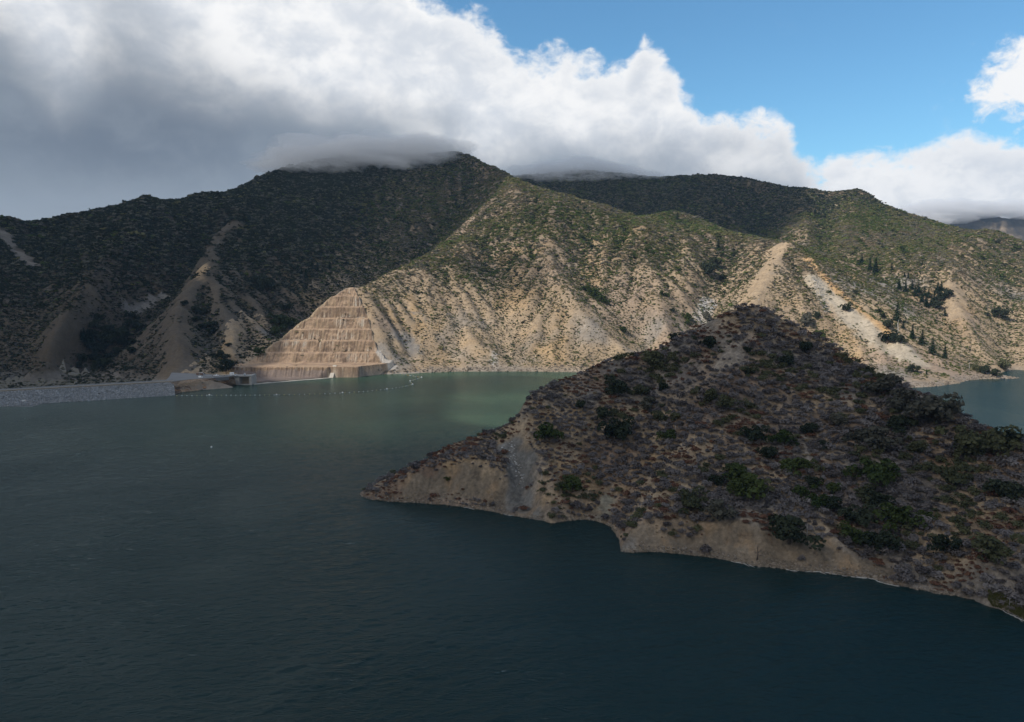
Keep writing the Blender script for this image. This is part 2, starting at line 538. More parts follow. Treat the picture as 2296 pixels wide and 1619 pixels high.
def inside_poly(x, y, poly):
    c = np.zeros(x.shape, bool)
    n = len(poly)
    for i in range(n):
        (x1, y1), (x2, y2) = poly[i][:2], poly[(i + 1) % n][:2]
        if y1 == y2:
            continue
        c ^= ((y1 > y) != (y2 > y)) & (x < (x2 - x1) * (y - y1) / (y2 - y1) + x1)
    return c


PAD = [PZ(371, 853, PADZ), PZ(384, 856, PADZ), PZ(410, 852.5, PADZ), PZ(437, 850, PADZ), PZ(470, 847.5, PADZ), PZ(512, 845, PADZ), PZ(520, 842.4, PADZ), PZ(494, 840.5, PADZ), PZ(440, 838, PADZ), PZ(385, 835.5, PADZ), PZ(379, 846, PADZ)]
M.z[inside_poly(gx, gy, PAD)] = np.minimum(M.z[inside_poly(gx, gy, PAD)], 9.0)
_b = inside_poly(gx, gy, [PZ(376, 857.5, PADZ), PZ(410, 855, PADZ), PZ(470, 850, PADZ), PZ(526, 847, PADZ), PZ(536, 872, 0), PZ(480, 884, 0), PZ(380, 896, 0)])
M.z[_b] = np.minimum(M.z[_b], -3.0)                                        # the rock bank below the pad is a mesh of its own
_g = (gx > -312) & (gx < -278) & (gy > 776) & (gy < 822)                 # room for the spillway gate
M.z[_g] = np.minimum(M.z[_g], -4.0)


def lic(fl_z, h, wave, steps, seed, sm=4):
    """streaks running down the slope: noise smeared along the fall line"""
    ny, nx = fl_z.shape
    zz = blur(fl_z, sm)
    gy_, gx_ = np.gradient(zz, h)
    l = np.hypot(gx_, gy_) + 1e-3
    ux, uy = gx_ / l, gy_ / l
    jj, ii = np.meshgrid(np.arange(nx) * 1.0, np.arange(ny) * 1.0)
    nz = vnoise(jj * h / wave, ii * h / wave, seed) + 0.6 * vnoise(jj * h / wave * 2.1 + 7, ii * h / wave * 2.1, seed + 1)
    acc = nz.copy()
    for sgn in (1, -1):
        x, y = jj.copy(), ii.copy()
        for k in range(steps):
            xi = np.clip(x.round().astype(int), 0, nx - 1); yi = np.clip(y.round().astype(int), 0, ny - 1)
            x = x + ux[yi, xi] * sgn; y = y + uy[yi, xi] * sgn
            xi = np.clip(x.round().astype(int), 0, nx - 1); yi = np.clip(y.round().astype(int), 0, ny - 1)
            acc += nz[yi, xi]
    acc = acc / (2 * steps + 1)
    return (acc - acc.mean()) / acc.std() * 0.5

# ------------------------------------------------------------------ terraced cut above the spillway channel
STEP_Y = [640, 845, 853, 891, 902.5, 906, 918.5, 922, 934.5, 938, 950.5, 954, 966.5, 970, 983.5, 987, 999.5, 1003, 1030]
STEP_Z = [1.2, 1.2, 12.3, 12.9, 24.0, 24.5, 37.6, 38.0, 51.0, 51.5, 64.2, 64.6, 78.6, 79.0, 92.6, 93.0, 103.6, 104.0, 110]
_l = [P(*p) for p in CUT_L][::-1] + [P(790, 644, 1003)]
_r = [P(*p) for p in CUT_R][::-1]
CLY = np.array([880.0] + [p[1] for p in _l[1:]]); CLX = np.array([_l[0][0]] + [p[0] for p in _l[1:]])
CRY = np.array([800.0, 860.0] + [p[1] for p in _r]); CRX = np.array([-196.0, -178.0] + [p[0] for p in _r])
FRONT_L = np.array([PZ(523, 838, 9)[0], P(528, 817, 889)[0]])


def cut_height(x, y):
    yy = y + fbm(x, y * 0.4, 60, 4, 71) * 3.2 + (vnoise(x * 0.62, y * 0.06, 72) - 0.5) * 1.6 * (y > 844) + fbm(x, y, 11, 3, 73) * 1.2
    yy = yy + 0.02 * (x + 240) * sstep(y, 880, 900)
    return np.interp(yy, STEP_Y, STEP_Z)


def in_cut(x, y):
    """signed distance to the flanks of the cut (positive inside)"""
    xl = np.interp(y, CLY, CLX)
    xl = np.where(y < 889, np.interp(y, [812, 846, 853, 889], [-300.0, -318.0, -330.0, -339.0]), xl)
    xr = np.interp(y, CRY, CRX)
    d = np.minimum(x - xl, xr - x)
    return np.where((y > 806) & (y < 1003.5), d, -50.0)


def mountain_height(x, y):
    z = M.sample(x, y, cubic=True)
    land = sstep(z, 1, 20)
    fl = sstep(np.hypot(x + 345, y - 785), 45, 90)
    rock = np.abs(fbm(x, y, 22, 4, 31))
    low = 1 - sstep(z, 12, 80)
    crag = 1 - 2 * np.abs(fbm(x + z * 0.5, y, 30, 4, 32))
    z = z + land * fl * (fbm(x, y, 16, 3, 21) * 1.3 - rock * 2.2 + 0.5 + low * (crag - 0.6) * 3.2)
    # wave-cut bank along the shore: steep for the first metres above the water
    z = z + sstep(z, -0.6, 0.6) * (1 - sstep(z, 3, 14)) * fl * (1.8 + 1.4 * fbm(x, y, 14, 3, 5))
    return z


def tile_height(x, y):
    nat = GM0.sample(x, y)
    cut = cut_height(x, y)
    d = in_cut(x, y)
    xr_ = np.interp(y, CRY, CRX)
    right = x > xr_ - 2
    w = np.where(right, sstep(d, -46, -0.5) * sstep(y, 880, 905), sstep(d, -9, -0.5)) * (y > 846) + (y <= 846) * sstep(d, -6, -0.5)
    plane = np.interp(y, [853, 893, 1003, 1030], [12.3, 13.0, 104.0, 118.0])
    z = np.where(d > 0, cut, nat + (np.where(right, plane, cut) - nat) * w)
    # right-hand foot: the rock runs down into the water
    sill = np.interp(x, [-290, -214], [801.0, 852.0])
    z = np.where((y < sill) & (x > -296), np.minimum(z, 0.6 - (sill - y) * 1.0), z)
    z = z + sstep(z, 3, 8) * fbm(x, y, 5, 3, 41) * 0.35
    return z


TX0, TX1, TY0, TY1 = -372.0, -112.0, 800.0, 1016.0


# ------------------------------------------------------------------ the headland in the foreground
Fd = Field(-150, 474, 200, 640, 1.5)
cons = []
F_RIDGE = [(806, 1107.5, 376), (830, 1090, 381), (880, 1065, 385), (950, 1032, 389), (1010, 996, 392), (1080, 975, 395), (1120, 964, 396), (1155, 947, 396), (1166, 920, 397), (1172, 905, 398), (1185, 884, 402), (1215, 866, 410), (1252, 848, 418), (1300, 832, 422), (1350, 812, 424),
           (1410, 792, 427), (1450, 783, 429), (1500, 766, 432), (1560, 732, 436), (1605, 708, 438), (1640, 690, 439), (1670, 676, 440), (1700, 674, 440), (1725, 690, 438), (1765, 712, 434), (1800, 731, 430), (1850, 762, 422), (1890, 788, 416),
           (1960, 832, 398), (2000, 848, 385), (2045, 858, 368), (2090, 880, 352), (2140, 912, 338), (2200, 948, 326), (2250, 970, 315), (2300, 988, 304), (2420, 1020, 290), (2700, 1060, 270)]
line(F_RIDGE, 1.5)
ridge3 = [P(*p) for p in F_RIDGE]
F_SHORE = [(806, 1109), (812, 1116), (835, 1121), (880, 1125), (940, 1127.5), (1000, 1131), (1060, 1140), (1100, 1146), (1150, 1157), (1190, 1164), (1235, 1168), (1270, 1168), (1310, 1165), (1335, 1168), (1354, 1174), (1372, 1184), (1378, 1198), (1366, 1216),
           (1340, 1240), (1335, 1252), (1366, 1252), (1392, 1242), (1440, 1236), (1500, 1239), (1560, 1246), (1620, 1252), (1650, 1260), (1690, 1270), (1740, 1273), (1790, 1280), (1830, 1282), (1880, 1288), (1950, 1296), (2000, 1312), (2040, 1322), (2090, 1330),
           (2150, 1338), (2190, 1342), (2225, 1356), (2260, 1375), (2310, 1402), (2500, 1470), (2700, 1540)]
fsh = [PZ(*p) for p in F_SHORE]
cons.extend(dense(fsh, 1.5))


def sh_dist(x):
    """distance of the front shore under pixel column x"""
    xs = [p[0] for p in F_SHORE]
    return float(np.interp(x, xs, [q[1] for q in fsh]))


def fface(x, y, sl, off=0.0, d0=None):
    return face(x, y, sh_dist(x) if d0 is None else d0, sl, off)


# bare banks above the water: top edges
line([(x, y, fface(x, y, 1.15)) for (x, y) in [(880, 1088), (916, 1063), (950, 1045), (975, 1038), (1020, 1032), (1056, 1031), (1096, 1036), (1130, 1040)]], 1.5)
line([(x, y, fface(x, y, 1.1)) for (x, y) in [(1446, 1185), (1480, 1172), (1520, 1164), (1560, 1160), (1600, 1160), (1650, 1170), (1700, 1178), (1730, 1190), (1770, 1196), (1800, 1200), (1850, 1206), (1890, 1222), (1930, 1245), (1960, 1266)]], 1.5)
# gully with the white vein, rib right of it, hollow behind the cove, rib to the rocky point
line([(x, y, fface(x, y, 0.74, 3)) for (x, y) in [(1150, 985), (1160, 1030), (1172, 1080), (1184, 1130), (1192, 1163)]], 1.5)
line([(x, y, fface(x, y, 0.72, -6)) for (x, y) in [(1185, 890), (1200, 960), (1215, 1040), (1225, 1110), (1240, 1162)]], 1.5)
line([(1480, 776, 436), (1460, 860, 408), (1440, 940, 385), (1415, 1020, 365), (1385, 1090, 348), (1350, 1150, 334), (1340, 1168, 331)], 1.5)
line([(1690, 676, 440), (1660, 760, 410), (1640, 850, 384), (1600, 940, 360), (1560, 1010, 343), (1500, 1090, 322), (1440, 1160, 305), (1400, 1205, 295), (1365, 1236, 290)], 1.5)
line([(1750, 720, 434), (1770, 820, 396), (1760, 920, 362), (1740, 1010, 338), (1720, 1090, 317), (1715, 1150, 303)], 1.5)
line([(1840, 770, 420), (1880, 860, 380), (1900, 950, 348), (1910, 1040, 322), (1900, 1130, 300), (1890, 1190, 287)], 1.5)
line([(2040, 870, 366), (2060, 960, 334), (2080, 1060, 306), (2080, 1160, 284), (2070, 1260, 266), (2060, 1318, 256)], 1.5)
line([(2200, 960, 322), (2230, 1060, 294), (2240, 1160, 270), (2230, 1260, 250), (2210, 1330, 239)], 1.5)
# back slope down to the hidden strait
for fr, f in ((0.5, 0.5), (1.0, 0.0), (1.35, -0.3)):
    wline([(p[0] + 8 * fr, p[1] + max(14.0, p[2] * 1.55) * fr, p[2] * f - (0.5 if f == 0 else 0)) for p in ridge3], 1.5)
wline([p + np.array([-1.0, -6, -5]) for p in fsh], 1.5)
wline([p + np.array([-3.0, -26, -14]) for p in fsh], 1.5)
wline([(-150, 200, -16), (180, 200, -16)], 3); wline([(-150, 200, -16), (-150, 640, -16), (474, 640, -16)], 3)
Fd.solve(cons, iters=260)
Fd.z = blur(Fd.z, 2)
gx, gy = Fd.grid()
Fd.z += sstep(Fd.z, 2, 14) * (fbm(gx, gy, 40, 3, 13) * 1.4)
erode(Fd, 6, 9000, 60, RNG, 0.35, sstep(Fd.z, 0.5, 5))
Fd.z = blur(Fd.z, 1)


def headland_height(x, y):
    z = Fd.sample(x, y, cubic=True)
    up = sstep(z, 0.3, 6)
    z = z + up * (fbm(x, y, 7, 4, 23) * 0.45 - np.abs(fbm(x, y, 12, 3, 24)) * 0.8 + 0.2)
    # rills and ledges on the banks, ragged foot
    z = z + up * (1 - sstep(z, 10, 24)) * ((vnoise(x * 0.55 + y * 0.08, y * 0.1, 26) - 0.5) * 0.9 + fbm(x, y, 3.0, 3, 27) * 0.45 - np.abs(fbm(x, y * 0.7, 6.5, 4, 28, 0.6)) * 1.3 + 0.35)
    z = z + sstep(z, -0.8, 0.5) * (1 - sstep(z, 2, 5)) * (0.35 + 0.75 * fbm(x, y, 6, 3, 25))
    return z


# ------------------------------------------------------------------ meshes
def grid_object(name, x, y, z, keep, mat, col=None, attrs=None, smooth=True):
    ny, nx = z.shape
    q = keep[:-1, :-1] & keep[1:, :-1] & keep[:-1, 1:] & keep[1:, 1:]
    idx = np.arange(ny * nx).reshape(ny, nx)
    faces = np.stack([idx[:-1, :-1][q], idx[:-1, 1:][q], idx[1:, 1:][q], idx[1:, :-1][q]], 1)
    used, inv = np.unique(faces, return_inverse=True)
    faces = inv.reshape(-1, 4)
    v = np.stack([x.ravel()[used], y.ravel()[used], z.ravel()[used]], 1)
    me = bpy.data.meshes.new(name)
    me.vertices.add(len(v)); me.vertices.foreach_set('co', v.astype(np.float32).ravel())
    me.loops.add(faces.size); me.loops.foreach_set('vertex_index', faces.astype(np.int32).ravel())
    me.polygons.add(len(faces)); me.polygons.foreach_set('loop_start', np.arange(0, faces.size, 4, dtype=np.int32))
    me.update(calc_edges=True)
    if smooth:
        me.polygons.foreach_set('use_smooth', np.ones(len(faces), bool))
    if col is not None:
        a = me.color_attributes.new('soil', 'FLOAT_COLOR', 'POINT')
        c = np.ones((len(v), 4), np.float32); c[:, :3] = col.reshape(-1, 3)[used]
        a.data.foreach_set('color', c.ravel())
    for k, arr in (attrs or {}).items():
        a = me.attributes.new(k, 'FLOAT', 'POINT')
        a.data.foreach_set('value', arr.ravel()[used].astype(np.float32))
    me.materials.append(mat)
    o = bpy.data.objects.new(name, me)
    COL.objects.link(o)
    return o


def soil_material(name, fine, bump=0.25, litter=0.40, lo=0.66, hi=1.28):
    m, nt, out = new_mat(name)
    at = nt.new('ShaderNodeAttribute', attribute_name='soil')
    tc = nt.new('ShaderNodeTexCoord')
    ob = tc.outputs['Object']
    n1 = nt.noise(ob, 1.0 / fine, 6.0, 0.62)
    n2 = nt.noise(ob, 0.18 / fine, 5.0, 0.6, 0.5)
    n3 = nt.noise(ob, 3.1 / fine, 3.0, 0.6)
    f = nt.math('ADD', nt.math('MULTIPLY', n1, 0.55), nt.math('MULTIPLY', n2, 0.45))
    g = nt.smooth(f, 0.32, 0.68, lo, hi, 'LINEAR')
    c = nt.new('ShaderNodeVectorMath', {0: at.outputs[0], 1: g}, operation='MULTIPLY').outputs[0]
    # grey pebbles and gravel
    peb = nt.smooth(n3, 0.58, 0.68, 0, 0.45)
    c = nt.mix(peb, c, nt.mix(0.5, c, (0.23, 0.215, 0.20)))
    dark = nt.smooth(nt.noise(ob, 0.55 / fine, 5.0, 0.7), 0.50, 0.66, 0, litter)
    c = nt.mix(dark, c, nt.mix(0.6, c, (0.09, 0.08, 0.065)))
    b = nt.new('ShaderNodeBump', {'Strength': bump, 'Distance': fine * 0.5, 'Height': f})
    bs = nt.new('ShaderNodeBsdfPrincipled', {'Base Color': c, 'Roughness': 0.93, 'Normal': b.outputs[0]})
    bs.inputs['Specular IOR Level'].default_value = 0.15
    nt.l.new(bs.outputs[0], out.inputs[0])
    return m


TAN = np.array([0.320, 0.236, 0.152]); ORANGE = np.array([0.36, 0.245, 0.135]); PINK = np.array([0.285, 0.210, 0.150]); GREY = np.array([0.235, 0.208, 0.178])
PALE = np.array([0.50, 0.45, 0.39]); WHITE = np.array([0.62, 0.61, 0.58]); BROWN = np.array([0.18, 0.125, 0.085]); DUFF = np.array([0.105, 0.085, 0.062])


def lerp(a, b, w):
    return a + (b - a) * w[..., None]


def near_line(x, y, pts3, width):
    """1 on a polyline of plan points, falling to 0 at the given width"""
    best = np.full(x.shape, 1e9)
    for a, b in zip(pts3[:-1], pts3[1:]):
        ab = np.array(b[:2]) - np.array(a[:2]); L2 = (ab ** 2).sum() + 1e-9
        t = np.clip(((x - a[0]) * ab[0] + (y - a[1]) * ab[1]) / L2, 0, 1)
        best = np.minimum(best, np.hypot(x - a[0] - t * ab[0], y - a[1] - t * ab[1]))
    return best


def base_soil(x, y, z, k=1.0):
    c = np.broadcast_to(TAN, x.shape + (3,)).copy()
    c = lerp(c, PINK, sstep(fbm(x, y, 120 * k, 3, 51), -0.1, 0.5))
    c = lerp(c, ORANGE, sstep(fbm(x, y, 60 * k, 4, 52), 0.1, 0.6))
    c = lerp(c, GREY, sstep(fbm(x, y, 90 * k, 4, 53), 0.15, 0.6))
    return c


# mountains
xs = np.arange(-1500, 1760.1, 4.0); ys = np.arange(648, 2560.1, 4.0)
gx, gy = np.meshgrid(xs, ys)
mz = mountain_height(gx, gy)
M_RILL = lic(mz, 4.0, 13.0, 14, 401)
M_RILL2 = lic(mz, 4.0, 34.0, 26, 403)
_fl = sstep(np.hypot(gx + 345, gy - 785), 55, 90) * sstep(mz, 2, 14) * (1 - 0.85 * sstep(in_cut(gx, gy), -40, -8))
mz = mz + _fl * (M_RILL * 0.85 + M_RILL2 * 1.6)
keep = (np.abs(gx) < gy * 0.77 + 130) & (mz > -6) & (gy < 2420)
keep &= ~((gx > TX0 + 11) & (gx < TX1 - 11) & (gy > TY0 + 11) & (gy < TY1 - 11))
sl = np.hypot(*np.gradient(mz, 4.0))
soil = base_soil(gx, gy, mz) * (1 + 0.16 * np.clip(M_RILL, -1, 1))[..., None]
soil = lerp(soil, DUFF, np.clip(sstep(mz, 90, 260) * 0.6 + sstep(-gx, 250, 400) * 0.7, 0, 0.88))  # duff on high ground; on the left range it also paints extra shade
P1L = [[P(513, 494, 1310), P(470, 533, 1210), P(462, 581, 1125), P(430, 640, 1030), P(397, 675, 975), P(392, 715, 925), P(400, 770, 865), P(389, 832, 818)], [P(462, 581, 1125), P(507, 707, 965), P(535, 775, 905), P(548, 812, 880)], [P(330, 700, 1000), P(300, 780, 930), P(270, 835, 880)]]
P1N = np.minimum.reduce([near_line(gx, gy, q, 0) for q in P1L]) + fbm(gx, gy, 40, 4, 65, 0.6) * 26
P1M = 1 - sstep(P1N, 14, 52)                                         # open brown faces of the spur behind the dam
soil = soil * (1 - (0.42 - 0.14 * P1M) * sstep(-gx, 250, 390))[..., None]                # left range soil darkened in its colour to deepen the cloud shade there
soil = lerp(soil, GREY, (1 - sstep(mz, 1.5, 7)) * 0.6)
# landslide scar, rock ledges, pale streaks: colours of the ground itself
LS3 = [P(*p) for p in LS]
scar = [P(1826, 625, 1070), P(1850, 660, 1035), P(1890, 708, 985), P(1930, 745, 945), P(1990, 790, 902), P(2050, 830, 865)]
soil = lerp(soil, np.array([0.41, 0.345, 0.26]), 1 - sstep(near_line(gx, gy, scar, 0) + fbm(gx, gy, 14, 4, 61, 0.65) * 12, 9, 22))
soil = lerp(soil, np.array([0.47, 0.30, 0.15]), 1 - sstep(near_line(gx, gy, [p + np.array([-3, -3, 0]) for p in LS3[3:8]], 0) + fbm(gx, gy, 10, 3, 62) * 3, 3, 8))
for pts, colr, w in (
        ([P(1750, 548, 1185), P(1722, 590, 1120), P(1690, 650, 1050), P(1670, 700, 990)], TAN * 1.12, 24),
        ([P(1590, 645, 1120), P(1580, 670, 1080), P(1572, 690, 1050)], PALE, 9),
        ([P(925, 690, face(925, 690, S0, .6)), P(932, 750, face(932, 750, S0, .6)), P(925, 815, face(925, 815, S0, .6))], ORANGE * 1.1, 6),
        ([P(1110, 800, 955), P(1108, 826, 925)], PALE * 0.7, 4),
        ([P(545, 740, 930), P(552, 800, 890)], PALE * 1.1, 5),
        ([P(284, 640, 1060), P(320, 622, 1090), P(360, 598, 1130)], GREY * 0.85, 10),
        ([P(452, 600, 1100), P(446, 640, 1060)], ORANGE * 1.15, 8),
        ([P(5, 530, 1240), P(30, 555, 1180), P(70, 570, 1150)], GREY * 0.75, 16),
        ([P(2138, 640, 1140), P(2142, 690, 1080), P(2150, 712, 1050)], TAN * 1.05, 17),
        ([P(2220, 800, 935), P(2280, 745, 1010)], TAN * 1.05, 34),
        ([P(1010, 545, 1270), P(1060, 490, 1345), P(1085, 462, 1390)], PINK, 22)):
    soil = lerp(soil, np.asarray(colr), 1 - sstep(near_line(gx, gy, pts, 0) + fbm(gx, gy, 15, 4, 63, 0.65) * w * 1.3, w * 0.4, w * 1.3))
bare = np.zeros(gx.shape)
for pts, w in (([P(1826, 625, 1070), P(1890, 708, 985), P(1990, 790, 902), P(2110, 848, 840)], 17), ([P(1750, 548, 1185), P(1722, 600, 1110), P(1690, 660, 1035)], 16), ([P(925, 690, face(925, 690, S0, .6)), P(925, 815, face(925, 815, S0, .6))], 5),
               ([P(395, 720, 915), P(400, 770, 862)], 5), ([P(284, 640, 1060), P(360, 598, 1130)], 9), ([P(5, 530, 1240), P(70, 570, 1150)], 14), ([P(330, 740, 985), P(300, 790, 935)], 13), ([P(2138, 640, 1140), P(2150, 712, 1050)], 16)):
    bare = np.maximum(bare, 1 - sstep(near_line(gx, gy, pts, 0) + fbm(gx, gy, 16, 3, 64) * 6, w * 0.6, w * 1.3))
M_BARE = bare
mat_mtn = soil_material('mountain_soil', 3.2, bump=0.6, litter=0.75)
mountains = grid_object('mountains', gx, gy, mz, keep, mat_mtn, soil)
mountains['kind'] = 'structure'
MG = (gx, gy, mz, sl)

# terraced hillside, 1 m grid
class Grid(Field):
    def __init__(self, g):
        self.x0, self.y0 = g[0][0, 0], g[1][0, 0]
        self.h = g[0][0, 1] - g[0][0, 0]
        self.ny, self.nx = g[2].shape
        self.z = g[2]


GM0 = Grid(MG)
xs = np.arange(TX0, TX1 + 0.1, 0.8); ys = np.arange(TY0, TY1 + 0.1, 0.8)
tx, ty = np.meshgrid(xs, ys)
tz = tile_height(tx, ty)
tzv = tz.copy()
rim = np.zeros(tz.shape, bool); rim[[0, -1], :] = True; rim[:, [0, -1]] = True
tzv[rim] -= 6.0
tsl = np.hypot(*np.gradient(tz, 0.8))
soil = base_soil(tx, ty, tz, 0.5)
d = in_cut(tx, ty)
inc = sstep(d, -1, 1.5) * sstep(ty, 840, 850)
riser = sstep(tsl, 0.7, 1.2)
lev = np.floor((tz + 0.8) / 13.4) * 37.7
rib = vnoise(tx * 0.95 + tz * 0.16 + lev, lev * 3 + tz * 0.04, 91)
rib2 = vnoise(tx * 0.085 + lev * 1.7, lev + tz * 0.07, 92)
ccut = np.broadcast_to(np.array([0.215, 0.155, 0.110]), tx.shape + (3,)).copy()
ccut = lerp(ccut, np.array([0.155, 0.112, 0.088]), sstep(fbm(tx, ty, 22, 5, 93, 0.7), -0.1, 0.4))
ccut = lerp(ccut, np.array([0.34, 0.265, 0.185]), sstep(rib, 0.42, 0.85) * 0.6)
ccut = lerp(ccut, np.array([0.52, 0.49, 0.44]), sstep(rib * 0.55 + rib2 * 0.65, 0.80, 1.0) * 0.75)
ccut = lerp(ccut, np.array([0.105, 0.075, 0.058]), sstep(1 - rib, 0.62, 0.92) * 0.7)
ctop = lerp(np.broadcast_to(np.array([0.42, 0.31, 0.225]), tx.shape + (3,)).copy(), np.array([0.33, 0.24, 0.18]), sstep(fbm(tx, ty, 9, 3, 94), 0, 0.5))
cc = lerp(ctop, np.array([0, 0, 0]), np.zeros(tx.shape)); cc = cc + (ccut - cc) * riser[..., None]  # bench and riser rock tones, pushed apart in colour to add shading contrast
soil = lerp(soil, np.array([0, 0, 0]), np.zeros(tx.shape)); soil = soil + (cc * np.array([0.86, 0.80, 0.72]) - soil) * inc[..., None]
plat = (ty < 850) & (d > -2)
soil[plat] = np.array([0.19, 0.145, 0.12])
soil = lerp(soil, np.array([0.42, 0.39, 0.35]), (1 - sstep(near_line(tx, ty, [P(848, 790, 904), P(862, 815, 893), P(884, 836, 890)], 0) + fbm(tx, ty, 8, 3, 95) * 2.5, 2.5, 5)) * 0.8)
soil = lerp(soil, np.array([0.36, 0.32, 0.28]), (1 - sstep(tz, 1.0, 2.6)) * sstep(ty, 850, 856) * 0.7)
mat_cut = soil_material('terrace_rock', 1.6, bump=0.55)
terr = grid_object('terraced_hillside', tx, ty, tzv, tzv > -9, mat_cut, soil)
terr['kind'] = 'structure'
TG = (tx, ty, tz, tsl)

# headland
xs = np.arange(-130, 452.1, 0.85); ys = np.arange(204, 600.1, 0.85)
hx, hy = np.meshgrid(xs, ys)
hz = headland_height(hx, hy)
H_RILL = lic(hz, 0.85, 3.2, 14, 411)
H_RILL2 = lic(hz, 0.85, 8.5, 22, 413)
hz = hz + sstep(hz, 0.6, 3.0) * (H_RILL * 0.30 + H_RILL2 * 0.55)
_lo = sstep(hz, 0.1, 0.5) * (1 - sstep(hz, 3.5, 9))
hz = hz + _lo * 0.16 * np.sin(hz * 2 * np.pi / 1.05 + fbm(hx, hy, 14, 2, 415) * 3)
hsl = np.hypot(*np.gradient(hz, 0.85))
keep = (hz > -7) & (hx < hy * 0.98 + 90)
soil = base_soil(hx, hy, hz, 0.28) * 0.90
soil = lerp(soil, np.array([0.155, 0.10, 0.068]), sstep(fbm(hx, hy, 26, 4, 81), -0.05, 0.5) * 0.8)
soil = lerp(soil, np.array([0.17, 0.155, 0.14]), sstep(fbm(hx, hy, 34, 4, 82), 0.1, 0.5) * 0.7)


def hline(pts, d0=None, sl_=0.7):
    return [P(x, y, fface(x, y, sl_)) for (x, y) in pts]


H_BARE = np.zeros(hx.shape)
bank1 = hline([(920, 1105), (975, 1085), (1050, 1085), (1110, 1100), (1170, 1130)], sl_=1.0)
bank2 = hline([(1450, 1215), (1540, 1205), (1620, 1210), (1700, 1225), (1790, 1240), (1880, 1255), (1950, 1280)], sl_=1.0)
gul = hline([(1148, 1000), (1160, 1050), (1170, 1100), (1180, 1150)], sl_=0.74)
scree = [P(1600, 745, 432), P(1612, 790, 420), P(1640, 830, 402), P(1620, 850, 398)]
for pts, w, colr in ((bank1, 6.5, np.array([0.165, 0.128, 0.09])), (bank2, 7.5, np.array([0.190, 0.145, 0.10])), (gul, 7, np.array([0.155, 0.145, 0.13])), (scree, 8, np.array([0.215, 0.175, 0.135])),
                     ([P(1360, 1130, 339), P(1352, 1165, 331)], 5, np.array([0.25, 0.22, 0.16])), ([P(1400, 1240, 291), P(1370, 1243, 290)], 5, np.array([0.22, 0.195, 0.165]))):
    w_ = 1 - sstep(near_line(hx, hy, pts, 0) + fbm(hx, hy, 11, 4, 83, 0.65) * w * 1.1, w * 0.5, w * 1.15)
    soil = lerp(soil, colr, w_)
    H_BARE = np.maximum(H_BARE, w_ * (0.5 if pts is scree else 1.0))
soil = soil * (1 + 0.22 * np.clip(H_RILL, -1.2, 1.2) + 0.12 * np.clip(H_RILL2, -1, 1))[..., None]
band = vnoise(hz * 1.6 + fbm(hx, hy, 20, 3, 85) * 1.5, hx * 0.02, 84)
soil = lerp(soil, np.array([0.24, 0.20, 0.15]), sstep(band, 0.55, 0.85) * (1 - sstep(hz, 2, 8)) * 0.5)
soil = lerp(soil, np.array([0.12, 0.095, 0.072]), sstep(1 - band, 0.62, 0.9) * (1 - sstep(hz, 2, 8)) * 0.5)
soil = lerp(soil, np.array([0.30, 0.19, 0.10]), sstep(fbm(hx, hy, 8, 4, 86), 0.2, 0.6) * H_BARE * 0.5)
soil = lerp(soil, np.array([0.10, 0.08, 0.065]), (1 - sstep(hz, 0.1, 0.5)) * 0.8)
mat_head = soil_material('headland_soil', 1.5, bump=0.8, litter=0.6, lo=0.45, hi=1.5)
head = grid_object('headland', hx, hy, hz, keep, mat_head, soil)
head['kind'] = 'structure'
HG = (hx, hy, hz, hsl)


# far range fading in the haze at the right
def far_range():                                # a rough dark range with pale rock
    xs = np.arange(1700, 4700, 16.0); ys = np.arange(3750, 4950, 16.0)
    fx, fy = np.meshgrid(xs, ys)
    rx, rz = [], []
    for (x, y) in [(1950, 560), (2040, 520), (2090, 497), (2130, 482), (2180, 469), (2205, 474), (2240, 490), (2270, 486), (2296, 480), (2400, 500), (2600, 470), (2900, 520)]:
        p = P(x, y, 4600); rx.append(p[0]); rz.append(p[2])
    crest = np.interp(fx * 4600 / 4600.0, rx, rz)
    h = crest - np.abs(fy - 4600 - fbm(fx, fy, 500, 2, 101) * 120) * 0.55 - np.abs(fbm(fx, fy, 420, 4, 102)) * 190 * sstep(np.abs(fy - 4600), 0, 200)
    h += fbm(fx, fy, 120, 4, 103) * 20 - np.abs(fbm(fx, fy, 60, 3, 105)) * 22
    soil = base_soil(fx, fy, h, 4.0)
    soil = lerp(soil * 1.0, DUFF * 0.6, sstep(fbm(fx, fy, 150, 5, 104, 0.7), -0.55, -0.15))
    o = grid_object('far_range', fx, fy, h, h > -20, soil_material('far_range_soil', 22.0, bump=0.8), soil)
    o['kind'] = 'structure'


far_range()


